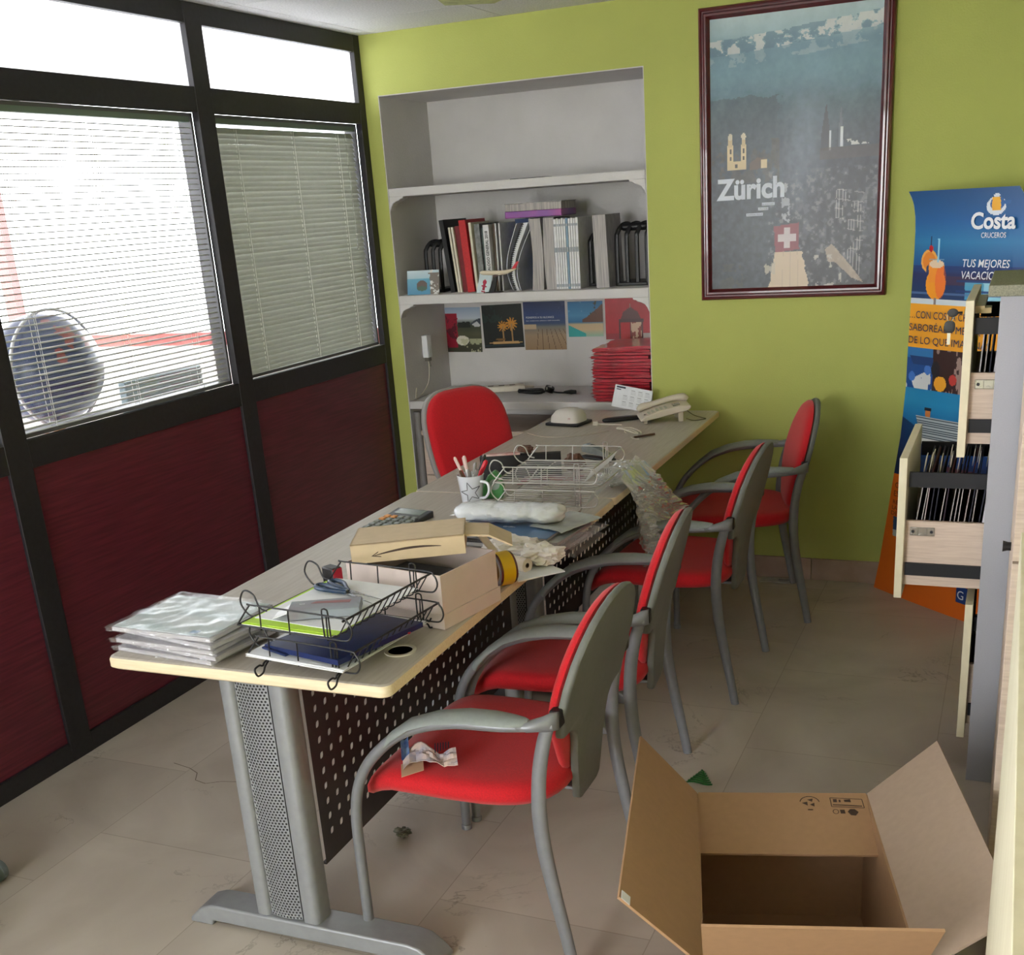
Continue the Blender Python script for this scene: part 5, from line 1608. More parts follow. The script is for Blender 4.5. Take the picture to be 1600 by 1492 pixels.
g = G(); g.prism([(w - 0.01, h - 0.004), (w + 0.055, h - 0.012), (w + 0.105, h - 0.040), (w + 0.103, h - 0.043), (w + 0.054, h - 0.016), (w - 0.01, h - 0.008)], 'y', 0.02, d - 0.03)
ob('side_flap', g, MK, t, smooth=0)
INK = mat('printed_ink', (66, 48, 38), 0.7)
g = G()
N = 24; up = []; dn = []
for k in range(N + 1):
    u = k / N
    x = 0.052 + 0.150 * u
    zc = 0.0125 + 0.011 * math.sin(PI * (0.08 + 0.72 * u)) + 0.004 * u
    wd = 0.0006 + 0.0021 * math.sin(PI * u) ** 0.8
    up.append((x, -0.0006, zc + wd)); dn.append((x, -0.0006, zc - wd))
g.add(up + dn, [(i, N + 1 + i, N + 2 + i, i + 1) for i in range(N)])
g.add([(0.044, -0.0006, 0.014), (0.062, -0.0006, 0.0245), (0.060, -0.0006, 0.021), (0.050, -0.0006, 0.0155)], [(0, 3, 2, 1)])
g.add([(0.044, -0.0006, 0.014), (0.050, -0.0006, 0.0155), (0.066, -0.0006, 0.0125), (0.067, -0.0006, 0.0105)], [(0, 3, 2, 1)])
ob('curved_arrow', g, INK, t)

# ------------------------------------------------------------------ calculator
t = thing('calculator', 'black desk calculator with pale keys between the carton and the pen mug', 'calculator', (1.062, -1.900, TZ), 0, rot=(0, 0, math.radians(82)))
g = G()
g.prism([(-0.095, 0.0), (0.095, 0.0), (0.095, 0.020), (0.045, 0.014), (-0.095, 0.006)], 'y', -0.066, 0.066)
ob('case', g, mat('charcoal_plastic', (40, 42, 46), 0.4), t, bevel=0.003)
sl_ang = 0.008 / 0.14
for r in range(5):
    for c in range(5):
        x = -0.078 + 0.0245 * r; y = -0.049 + 0.0245 * c
        zt = 0.0062 + (x + 0.095) * sl_ang
        g = G(); g.box(x - 0.0085, x + 0.0085, y - 0.0085, y + 0.0085, zt - 0.002, zt + 0.0045)
        ob('key', g, mat('orange_key', (222, 156, 96), 0.5) if (c == 4 and r > 2) or r == 4 and c > 2 else mat('pale_grey_key', (138, 144, 140), 0.5), t, bevel=0.0015)
g = G(); g.prism([(0.052, 0.0152), (0.088, 0.0195), (0.088, 0.0201), (0.052, 0.0158)], 'y', -0.048, 0.048); ob('display', g, mat('lcd_grey', (112, 122, 112), 0.2), t)

# ------------------------------------------------------------------ pen mug
t = thing('pen_mug', 'white mug with a drawn star holding pens', 'mug', (1.197, -1.665, TZ))
g = G()
g.lathe([(0.027, 0.0), (0.030, 0.002), (0.041, 0.094), (0.0425, 0.096), (0.041, 0.097), (0.038, 0.094), (0.028, 0.006), (0.001, 0.005)], 36)
mug = ob('cup', g, mat('glazed_white', (224, 228, 236), 0.25, coat=0.5), t, smooth=50)
def mugp(a, z, off=0.0012):
    r = 0.030 + 0.011 * (z - 0.002) / 0.092 + off
    return (r * math.cos(a), r * math.sin(a), z)
g = G()
A0 = math.radians(-68)
star = []
for k in range(10):
    rr = 0.034 if k % 2 == 0 else 0.013
    an = PI / 2 + k * PI / 5 + 0.25
    star.append((A0 + rr * math.cos(an) / 0.036, 0.047 + rr * math.sin(an)))
pts = []
for k in range(10):
    a0, z0 = star[k]; a1, z1 = star[(k + 1) % 10]
    for q in range(6):
        f = q / 6
        pts.append(mugp(a0 + (a1 - a0) * f, z0 + (z1 - z0) * f))
g.tube(pts, 0.0009, 5, closed=True)
ob('star_drawing', g, mat('dark_glaze', (40, 44, 60), 0.4), mug)
g = G(); g.tube([(0.038 * math.cos(-0.25), 0.038 * math.sin(-0.25), 0.078), (0.062, -0.014, 0.074), (0.066, -0.015, 0.05), (0.052, -0.012, 0.030), (0.031, -0.008, 0.026)], 0.0042, 8, smooth=5)
ob('handle', g, mat('glazed_white', (224, 228, 236), 0.25), t)
def pen(label, a, lean, L, m, cap=None, r=0.0042):
    b = Vector((0.018 * math.cos(a + PI), 0.018 * math.sin(a + PI), 0.008))
    tip = Vector((0.033 * math.cos(a), 0.033 * math.sin(a), 0.1))
    dr = (tip - b).normalized()
    o = thing('pen', label, 'pen', Vector((1.197, -1.665, TZ)) + b, 0, 'pens in the star mug', rot=dr.to_track_quat('Z', 'Y').to_euler())
    g = G(); g.lathe([(0.0012, 0.0), (r * 0.7, 0.008), (r, 0.014), (r, L), (r * 0.6, L + 0.002)], 12); ob('barrel', g, m, o)
    g = G(); g.lathe([(r * 1.05, L * 0.74), (r * 1.15, L * 0.75), (r * 1.15, L), (r * 0.8, L + 0.006), (0.001, L + 0.007)], 12); g.box(r, r * 1.5, -0.0015, 0.0015, L * 0.8, L + 0.002)
    ob('cap', g, cap or m, o)
REDP = mat('red_pen_plastic', (196, 22, 40), 0.35); GREYP = mat('silver_pen', (170, 168, 166), 0.3, metal=0.6); BRNP = mat('bronze_pen', (120, 92, 76), 0.35, metal=0.5); PINKP = mat('pink_white_pen', (226, 196, 190), 0.4)
pen('red pen leaning left in the star mug', 2.9, 0, 0.150, REDP, PINKP)
pen('thick red pen leaning right in the star mug', 0.45, 0, 0.140, REDP, None, 0.0062)
pen('black pen leaning right behind the thick red one', 1.0, 0, 0.152, BLACKP)
pen('white and pink pen leaning left in the star mug', 2.3, 0, 0.148, WHITEP, PINKP, 0.005)
pen('silver pen in the middle of the star mug', -1.2, 0, 0.122, GREYP)
pen('short bronze pen at the front of the star mug', -1.9, 0, 0.118, BRNP)
pen('short silver pen at the front right of the star mug', -0.6, 0, 0.120, GREYP, None, 0.0048)
pen('white pen at the back of the star mug', 1.6, 0, 0.125, WHITEP, GREYP)
GRN = mat('green_plastic', (84, 158, 92), 0.35, vary=0.1)
t = thing('green_tape_dispenser', 'bright green plastic dispenser tucked behind the pen mug', 'dispenser', (1.212, -1.575, TZ), math.radians(20))
g = G(); g.prism([(-0.05, 0), (0.045, 0), (0.05, 0.03), (0.042, 0.072), (0.025, 0.088), (0.0, 0.07), (-0.02, 0.035), (-0.05, 0.022)], 'y', -0.016, 0.016); ob('shell', g, GRN, t, bevel=0.005)
g = G(); g.tube([(0.02, -0.0175, 0.045), (0.02, 0.0175, 0.045)], 0.017, 18); ob('tape_reel', g, mat('reel_grey', (150, 168, 160), 0.4), t)

# ------------------------------------------------------------------ stack under the white roll
def bundle(label, x, y, z, rz, w, d, th, m, top=None, ml='magazine', seed=0, film_=True, words=None):
    t = thing('brochure', label, 'brochure', (x, y, z), math.radians(rz), 'brochures stacked under the white roll')
    g = G(); g.slab(lambda u, v: ((u - .5) * w, (v - .5) * d, th + 0.001 * math.sin(5 * u + seed)), 8, 6, th * 0.92); ob('pages', g, m, t, smooth=30)
    if top:
        g = G(); g.slab(lambda u, v: ((u - .5) * w, (v - .5) * d, th + 0.0012 + 0.001 * math.sin(5 * u + seed)), 8, 6, 0.0008); c = ob('cover', g, top, t, smooth=30)
    if film_:
        g = G()
        g.surf(lambda u, v: ((u - .42) * (w + 0.05), (v - .5) * (d + 0.015), th * (1.35 - 0.9 * max(0, u - 0.85) / 0.15) + 0.004 * abs(noise.noise(Vector((u * 8 + seed, v * 6, seed)))) + 0.001), 30, 20)
        ob('film', g, CLEAR, t, smooth=25)
    return t
GP = mat('grey_page_edges', (178, 176, 176), 0.6, color2=(138, 136, 140), scale=120, stretch=(0.3, 0.3, 10))
BLC = mat('denim_blue_cover', (84, 118, 160), 0.35, color2=(72, 102, 146), scale=12, coat=0.3)
bundle('bottom brochure of the stack under the white roll, overhanging the desk edge', 1.510, -2.010, TZ, -3, 0.300, 0.205, 0.010, GP, None, seed=1)
bundle('second brochure of the stack under the white roll, with a dark edge', 1.500, -2.005, TZ + 0.0145, 0, 0.295, 0.205, 0.009, GP, mat('dark_cover', (70, 66, 78), 0.4), seed=2)
bundle('third brochure of the stack, grey, its corner pushed right', 1.520, -1.998, TZ + 0.028, -6, 0.290, 0.200, 0.007, GP, mat('grey_cover', (170, 176, 174), 0.4), seed=3)
b = bundle('top brochure of the stack, with a plain blue cover and small white word', 1.488, -2.008, TZ + 0.040, -2, 0.285, 0.205, 0.006, GP, BLC, seed=4, film_=False)
text('cover_lettering', 'Griffin', WL, b, h=0.010, loc=(-0.02, -0.028, 0.0088), rot=(0, 0, 0), bold=0.01)
g = G(); g.slab(lambda u, v: ((u - .5) * 0.11, (v - .5) * 0.17, 0.004 + 0.006 * abs(noise.noise(Vector((u * 4, v * 5, 2)))) - 0.012 * max(0, u - 0.6)), 10, 14, 0.001)
ob('plastic_sleeve', g, mat('milky_sleeve', (176, 180, 178), 0.2, vary=0.12, scale=20), None, 'loose milky plastic sleeve on the right end of the brochure stack', 'plastic sleeve', loc=(1.622, -1.965, TZ + 0.049), rz=math.radians(-18), smooth=20)
# white roll in plastic
t = thing('plastic_roll', 'fat white roll wrapped in printed plastic lying across the brochures', 'roll', (1.468, -1.985, TZ + 0.0485), math.radians(3))
g = G()
rr = []
for i, x in enumerate(np.linspace(-0.155, 0.155, 46)):
    e = abs(x) / 0.155
    prof = (1 - e ** 8) ** 0.5 if e < 1 else 0
    r0 = 0.012 + 0.024 * prof
    ring = []
    for k in range(26):
        a = 2 * PI * k / 26
        n = 1 + 0.13 * noise.noise(Vector((x * 26, math.cos(a) * 1.7, math.sin(a) * 1.7))) + 0.05 * noise.noise(Vector((x * 90, math.cos(a) * 5, math.sin(a) * 5)))
        if abs(x + 0.045) < 0.004: n *= 1.06
        z_ = r0 * n * math.sin(a) * 0.72
        ring.append((x * (1 + 0.02 * math.sin(a * 3)), r0 * 1.45 * n * math.cos(a), 0.026 + z_))
    rr.append(ring)
g.rings(rr)
mz = min(v[2] for v in g.v); g.v = [(a, b_, c - mz) for a, b_, c in g.v]
ob('wrapped_roll', g, mat('white_plastic_wrap', (226, 230, 234), 0.25, vary=0.05, scale=30, coat=0.5, bump=0.9, bscale=45), t, smooth=40)
g = G()
for s, x in ((-1, -0.152),):
    for k in range(3):
        g.add([(x, -0.02 + 0.014 * k, 0.02), (x, -0.006 + 0.014 * k, 0.024), (x - 0.024, -0.012 + 0.014 * k, 0.016 + 0.006 * k)], [(0, 1, 2)])
ob('torn_end', g, mat('white_plastic_wrap', (226, 230, 234), 0.25), t)

# ------------------------------------------------------------------ tape, receipt rolls and tissue right of the carton
t = thing('packing_tape', 'roll of yellow-cored brown packing tape standing on the desk edge', 'tape', (1.604, -2.345, TZ + 0.0405), 0, rot=(PI / 2, 0, math.radians(-39)))
g = G(); g.lathe([(0.029, -0.022), (0.040, -0.022), (0.0405, -0.018), (0.0405, 0.018), (0.040, 0.022), (0.029, 0.022)], 40, cap=False)
g.v = [(a, b, c) for a, b, c in g.v]
ob('tape_roll', g, mat('dark_red_brown_tape', (84, 30, 24), 0.25, coat=0.5), t, smooth=50)
g = G(); g.lathe([(0.0408, -0.0165), (0.0412, -0.016), (0.0412, 0.016), (0.0408, 0.0165)], 40, cap=False); ob('yellow_label', g, mat('yellow_print', (228, 186, 26), 0.35), t)
g = G(); g.lathe([(0.029, 0.022), (0.0265, 0.022), (0.0265, -0.022), (0.029, -0.022)], 40, cap=False); ob('core', g, mat('kraft_core', (170, 136, 96), 0.7), t)
t = thing('receipt_roll', 'small white receipt paper roll lying behind the tape', 'paper roll', (1.600, -2.238, TZ + 0.018), 0, rot=(PI / 2, 0, math.radians(70)))
g = G(); g.lathe([(0.0065, -0.028), (0.018, -0.028), (0.018, 0.028), (0.0065, 0.028)], 28, cap=False); ob('paper', g, mat('cream_paper', (220, 206, 190), 0.6), t)
g = G(); g.lathe([(0.0065, 0.0281), (0.0045, 0.0281), (0.0045, -0.0281), (0.0065, -0.0281)], 20, cap=False); ob('core', g, INK, t)
t = thing('paper_strip', 'long cream strip of paper curling up between the mailer flap and the tape', 'paper', (1.548, -2.34, TZ + 0.0), math.radians(20))
g = G()
g.prism([(0.085, 0.003), (0.06, 0.03), (0.03, 0.075), (0.005, 0.112), (-0.012, 0.135), (-0.0135, 0.134), (0.003, 0.110), (0.028, 0.073), (0.057, 0.028), (0.083, 0.0)], 'y', -0.015, 0.045)
ob('strip', g, mat('cream_paper', (220, 206, 190), 0.6), t, smooth=60)
TIS = mat('tissue_white', (226, 220, 214), 0.7)
g = crumple((0.070, 0.045, 0.030), 3, 0.28, 4, 1.7)
ob('crumpled_paper', g, TIS, None, 'large crumpled white paper on the desk edge behind the tape', 'crumpled paper', loc=(1.540, -2.155, TZ), rz=0.3, smooth=18)
g = crumple((0.058, 0.040, 0.026), 8, 0.30, 4, 1.9)
ob('crumpled_paper', g, TIS, None, 'second crumpled white paper hanging slightly over the desk edge', 'crumpled paper', loc=(1.635, -2.185, TZ), rz=0.1, smooth=18)
g = G(); g.slab(lambda u, v: ((u - .5) * 0.13, (v - .5) * 0.09, 0.0035 - 0.004 * max(0, u - 0.6) + 0.001 * math.sin(v * 9)), 8, 6, 0.003)
ob('envelope', g, WHITEP, None, 'white envelope lying under the crumpled papers at the desk edge', 'envelope', loc=(1.640, -2.246, TZ - 0.0), rz=0.9, smooth=20)

# ------------------------------------------------------------------ behind the silver tray
t = thing('black_box_file', 'low black box with a pale torn edge behind the silver tray', 'box', (1.205, -1.300, TZ), math.radians(21))
g = G(); g.box(-0.135, 0.135, -0.016, 0.016, 0, 0.078); ob('box_body', g, mat('matt_black_card', (20, 18, 20), 0.6), t, bevel=0.001)
g = G(); g.box(-0.125, 0.0, -0.010, 0.012, 0.078, 0.084); ob('pale_edge', g, mat('pink_paper_edge', (214, 190, 184), 0.6, color2=(190, 120, 116), scale=30), t)
g = crumple((0.028, 0.018, 0.013), 2, 0.25, 3); g.v = [(a, b, c) for a, b, c in g.v]
ob('brown_lump', g, mat('brown_card', (110, 76, 58), 0.7, vary=0.2, scale=60), None, 'small brown crumpled piece of card on the black box', 'crumpled paper', loc=(1.222, -1.294, TZ + 0.0785), smooth=20)
g = crumple((0.036, 0.028, 0.032), 6, 0.3, 3)
ob('brown_wad', g, mat('brown_card', (110, 76, 58), 0.7), None, 'brown crumpled paper at the right end of the black box', 'crumpled paper', loc=(1.365, -1.215, TZ), smooth=20)
t = thing('stapler', 'black stapler with a clear grey top at the back of the silver tray', 'stapler', (1.378, -1.020, TZ), math.radians(-22))
g = G(); g.box(-0.072, 0.072, -0.016, 0.016, 0, 0.010); ob('base', g, BLACKP, t, bevel=0.004)
g = G(); g.prism([(-0.068, 0.036), (-0.062, 0.050), (-0.045, 0.054), (0.02, 0.040), (0.070, 0.018), (0.068, 0.012), (-0.066, 0.024)], 'y', -0.013, 0.013); ob('top_arm', g, mat('smoky_grey_plastic', (136, 142, 140), 0.2, coat=0.6, vary=0.2, scale=20), t, bevel=0.003)
g = G(); g.box(0.045, 0.066, -0.012, 0.012, 0.008, 0.02); ob('hinge', g, BLACKP, t)
g = G(); g.slab(lambda u, v: ((u - .5) * 0.2, (v - .5) * 0.12, 0.003 + 0.002 * math.sin(6 * u)), 8, 5, 0.002)
ob('flyer', g, mat('flyer_print', (200, 196, 204), 0.5, color2=(170, 84, 92), scale=16), None, 'red and white flyer lying on the desk behind the silver tray', 'flyer', loc=(1.325, -1.335, TZ), rz=0.15, smooth=20)

# ------------------------------------------------------------------ far end of the desks
t = thing('card_terminal', 'white wedge-shaped cover on a black base at the far end of the desk', 'device', (1.030, -0.395, TZ), math.radians(-10))
g = G(); g.box(-0.078, 0.078, -0.06, 0.06, 0, 0.012); ob('base', g, BLACKP, t, bevel=0.004)
g = G()
rr = []
for z, sx, sy, oy in ((0.012, 0.068, 0.055, 0), (0.035, 0.066, 0.052, 0.002), (0.055, 0.050, 0.040, 0.006), (0.062, 0.034, 0.026, 0.010), (0.064, 0.01, 0.008, 0.012)):
    rr.append([(sx * sup(math.cos(2 * PI * k / 28), 0.5), oy + sy * sup(math.sin(2 * PI * k / 28), 0.5), z) for k in range(28)])
g.rings(rr); ob('cover', g, mat('white_soft_plastic', (206, 200, 192), 0.5), t, smooth=60)
text('logo_mark', 'M', mat('dull_red_mark', (150, 60, 60), 0.5), t, h=0.009, loc=(0.030, -0.054, 0.026), rot=(PI / 2 - 0.2, 0, 0.1))
t = thing('telephone', 'cream desk telephone with its handset on, at the far end of the desk', 'telephone', (1.405, -0.290, TZ), math.radians(24))
TEL = mat('telephone_plastic', (208, 198, 180), 0.4)
g = G(); g.prism([(-0.10, 0.010), (0.09, 0.046), (0.10, 0.056), (0.098, 0.066), (0.06, 0.068), (-0.02, 0.052), (-0.085, 0.032), (-0.105, 0.016)], 'y', -0.075, 0.075); bd = ob('body', g, TEL, t, bevel=0.006, seg=3)
g = G(); g.box(0.05, 0.07, -0.06, -0.04, 0, 0.045); g.box(0.05, 0.07, 0.04, 0.06, 0, 0.045); g.box(-0.09, -0.075, -0.06, 0.06, 0.0, 0.018); ob('foot', g, TEL, t, bevel=0.002)
def telz(x): return float(np.interp(x, [-0.085, -0.02, 0.06], [0.032, 0.052, 0.068]))
for r in range(5):
    for c in range(3):
        x = -0.066 + 0.017 * r; y = -0.050 + 0.017 * c
        g = G(); g.box(x - 0.005, x + 0.005, y - 0.0055, y + 0.0055, telz(x) - 0.002, telz(x) + 0.0022); ob('key', g, mat('greenish_key', (176, 178, 160), 0.5), t)
g = G(); g.prism([(0.030, telz(0.030) + 0.0004), (0.058, telz(0.058) + 0.0004), (0.058, telz(0.058) + 0.0018), (0.030, telz(0.030) + 0.0018)], 'y', -0.055, -0.008); ob('display', g, mat('dark_display', (92, 88, 84), 0.2), t)
g = G(); g.box(-0.086, -0.077, -0.045, -0.033, telz(-0.08) - 0.001, telz(-0.08) + 0.001); ob('small_label', g, mat('dark_display', (92, 88, 84), 0.2), t)
g = G(); g.tube([(-0.100, 0.045, 0.036), (-0.085, 0.045, 0.050), (-0.05, 0.045, 0.058), (0.0, 0.045, 0.070), (0.05, 0.045, 0.080), (0.085, 0.045, 0.080), (0.10, 0.045, 0.070)], [0.010, 0.015, 0.012, 0.0115, 0.012, 0.016, 0.011], 14, smooth=5, flat=(1.4, (0, 1, 0)))
ob('handset', g, TEL, t, smooth=60)
g = G(); g.tube([(0.095, 0.02, 0.03), (0.12, 0.0, 0.012), (0.15, -0.02, 0.003), (0.16, -0.05, 0.003), (0.11, -0.07, 0.003), (0.08, -0.06, 0.012)], 0.0018, 6, smooth=6); ob('cord', g, mat('dark_olive_cord', (96, 92, 62), 0.5), t)
t = thing('flat_black_remote', 'long flat black handset lying left of the telephone', 'handset', (1.235, -0.315, TZ), math.radians(33))
g = G(); g.pillow([(0.085 * sup(math.cos(2 * PI * k / 30), 0.6), 0.021 * sup(math.sin(2 * PI * k / 30), 0.8)) for k in range(30)], 0.008, 0.008, lambda a, b, w: (a, b, 0.009 + w)); ob('shell', g, BLACKP, t, smooth=60)
# desk calendar
t = thing('desk_calendar', 'white tent calendar card leaning by the red folders, behind the telephone', 'calendar', (1.105, -0.085, TZ), 0, rot=(math.radians(-13), math.radians(9), math.radians(-6)))
g = G(); g.box(0, 0.175, 0, 0.0015, 0.018, 0.112); ob('front_card', g, WHITEP, t)
g = G(); g.add([(0, 0.0015, 0.11), (0.175, 0.0015, 0.11), (0.175, 0.045, 0.02), (0, 0.045, 0.02)], [(0, 1, 2, 3)]); ob('rear_card', g, WHITEP, t)
g = G(); g.box(0.008, 0.05, -0.0005, 0, 0.100, 0.107); g.box(0.009, 0.03, -0.0005, 0, 0.092, 0.096)
ob('heading_mark', g, mat('navy_print', (36, 40, 62), 0.6), t)
g = G()
for r in range(3):
    for c in range(4):
        if r == 0 and c == 0: continue
        x = 0.045 + 0.033 * c; z = 0.096 - 0.026 * r
        g.box(x, x + 0.018, -0.0005, 0, z, z + 0.0022)
        for q in range(3):
            g.box(x, x + 0.022, -0.0005, 0, z - 0.005 - 0.005 * q, z - 0.0042 - 0.005 * q)
ob('calendar_grid', g, mat('grey_print', (140, 140, 144), 0.6), t)
# cables and pen
g = G()
g.tube([(-0.05, 0.03, 0.004), (0.0, 0.02, 0.008), (0.045, -0.03, 0.006), (0.05, -0.045, 0.005), (0.03, -0.04, 0.008), (-0.03, 0.01, 0.012), (-0.055, 0.028, 0.010), (-0.05, 0.036, 0.006), (0.0, 0.03, 0.012), (0.055, -0.02, 0.008), (0.06, -0.03, 0.004)], 0.0032, 7, smooth=5)
g.tube([(0.004, 0.035, 0.005), (-0.004, 0.015, 0.016), (-0.012, -0.01, 0.008), (0.0, -0.028, 0.003)], 0.002, 6, smooth=5)
ob('cable_bundle', g, CREAM, None, 'bundle of folded cream cable on the desk in front of the telephone', 'cable', loc=(1.335, -0.545, TZ))
g = G(); g.tube([(-0.045, 0, 0.005), (0.045, 0, 0.005)], 0.0045, 10)
ob('metal_rod', g, mat('bronze_metal', (110, 84, 70), 0.35, metal=0.5), None, 'short bronze rod lying in front of the telephone', 'rod', loc=(1.425, -0.625, TZ), rz=math.radians(48))
g = G(); g.tube([(0.02, 0.0, 0.003), (-0.01, -0.006, 0.003), (-0.035, 0.005, 0.003)], 0.0022, 6, smooth=4)
ob('cable_end', g, CREAM, None, 'short white cable end beside the bronze rod', 'cable', loc=(1.405, -0.67, TZ), rz=-0.6)
t = thing('socket_plug', 'small cream cable plug left of the black handset', 'plug', (1.155, -0.420, TZ), 0.2)
g = G(); g.box(-0.011, 0.011, -0.008, 0.008, 0, 0.016); ob('plug_body', g, CREAM, t, bevel=0.002)
g = G(); g.tube([(0.01, 0, 0.006), (0.04, 0.004, 0.003), (0.08, -0.012, 0.003), (0.11, -0.02, 0.003)], 0.0026, 7, smooth=5); ob('cord', g, CREAM, t)
g = G(); g.tube([(0.93, -0.60, 0), (1.02, -0.66, 0.0), (1.12, -0.655, 0.0), (1.20, -0.60, 0), (1.25, -0.53, 0)], 0.0013, 6, smooth=8); g.v = [(a, b, c + TZ + 0.0013) for a, b, c in g.v]
ob('thin_cable', g, mat('pale_cord', (196, 186, 170), 0.5), None, 'thin pale cord curving across the far desk near the white terminal', 'cable')

# ------------------------------------------------------------------ cellophane hanging over the desk edge
t = thing('cellophane_bag', 'crumpled clear cellophane hanging over the desk edge between the third and fourth chairs', 'plastic bag', (1.60, -1.30, TZ))
CELLO = film('cellophane', gloss=0.24, rough=0.12, haze=0.18)
for L in range(4):
    g = G()
    sd = 5.0 * L + 1
    def f(u, v):
        # v from the desk top over the edge and down
        s = v * 0.40
        wd = (0.10 + 0.10 * v) * (0.8 + 0.25 * L * 0.3)
        if s < 0.09:
            px, pz = -0.075 + s, 0.012 + 0.02 * L * 0.5
        else:
            q = s - 0.09
            px, pz = 0.028 + 0.20 * q * (0.3 + 0.2 * L) , 0.01 - q * (0.88 - 0.10 * L)
        y = -0.06 + (u - .5) * 2 * wd + 0.13 * v
        a = 0.022 + 0.016 * v
        P = Vector((u * 5 + sd, v * 6, sd))
        n1 = noise.noise(P) + 0.6 * noise.noise(P * 2.3) + 0.3 * noise.noise(P * 5)
        n2 = noise.noise(P + Vector((9, 3, 1))) + 0.6 * noise.noise(P * 2.6)
        off = abs(n1) * a * 1.6
        if s < 0.09:
            return (px + n2 * 0.012, y + n2 * a, max(0.002, pz + off))
        return (px + off + 0.004, y + n2 * a, pz + 0.4 * n1 * a)
    g.surf(f, 34, 44)
    ob('film_layer', g, CELLO, t, smooth=0)

# wrapper on the nearest chair
t = thing('crumpled_wrapper', 'crumpled paper wrapper with a barcode strip and a blue end, on the nearest chair seat', 'wrapper', (1.565, -2.715, 0.4365), math.radians(30))
g = G()
g.slab(lambda u, v: ((u - .5) * 0.12, (v - .5) * 0.055 + 0.02 * math.sin(u * 5), 0.010 + 0.014 * abs(noise.noise(Vector((u * 4, v * 3, 7)))) + 0.016 * abs(math.sin(u * 4.5)) * (0.4 + v)), 16, 10, 0.0012)
ob('paper', g, mat('wrapper_print', (222, 196, 180), 0.4, color2=(170, 168, 190), scale=35), t, smooth=12)
g = G(); g.slab(lambda u, v: (-0.065 + 0.05 * u, -0.05 + 0.06 * v + 0.01 * u, 0.004 + 0.006 * u), 5, 5, 0.001); ob('torn_corner', g, mat('kraft_inner_paper', (206, 168, 140), 0.7), t)
for k in range(6):
    g = G(); g.add([(0.012 + 0.006 * k, -0.012, 0.033 + 0.0018 * k), (0.0145 + 0.006 * k, -0.012, 0.0335 + 0.0018 * k), (0.0165 + 0.006 * k, 0.018, 0.043), (0.014 + 0.006 * k, 0.018, 0.0425)], [(0, 1, 2, 3)]); ob('barcode_bar', g, mat('navy_print', (36, 40, 62), 0.6), t)
g = G(); g.slab(lambda u, v: (-0.062 + 0.018 * u, 0.0 + 0.07 * v, 0.022 + 0.022 * v - 0.01 * math.sin(u * 3)), 4, 6, 0.001); ob('blue_end', g, mat('bright_blue_foil', (36, 86, 184), 0.3, color2=(150, 176, 214), scale=40), t)
# ------------------------------------------------------------------ filing cabinet with open drawers
CX, CY0, CY1 = 2.660, -1.650, -1.190
GREYC = mat('grey_cabinet_enamel', (166, 168, 176), 0.5, vary=0.02, scale=300, bump=0.08, bscale=900)
t = thing('filing_cabinet', 'grey-sided filing cabinet with two drawers pulled open, right of the standee', 'filing cabinet', (CX, (CY0 + CY1) / 2, 0))
hw = (CY1 - CY0) / 2
g = G()
e = 0.018
g.box(0, 0.62, -hw, -hw + e, 0, 1.318); g.box(0, 0.62, hw - e, hw, 0, 1.318); g.box(0.60, 0.62, -hw + e, hw - e, 0, 1.318); g.box(0.0, 0.60, -hw + e, hw - e, 0.0, 0.10)
ob('carcass', g, GREYC, t, smooth=0, bevel=0.001)
g = G(); g.box(-0.028, 0.62, -hw - 0.004, hw + 0.004, 1.318, 1.345)
ob('cabinet_top', g, [mat('speckled_top', (150, 150, 128), 0.6, color2=(118, 118, 100), scale=260)], t, bevel=0.002)
ALU = mat('bright_metal', (190, 188, 182), 0.25, metal=0.9)
DARKSL = mat('black_slide', (10, 12, 20), 0.6)
FRONTM = mat('drawer_front_beige', (222, 214, 184), 0.5, vary=0.02, scale=40)
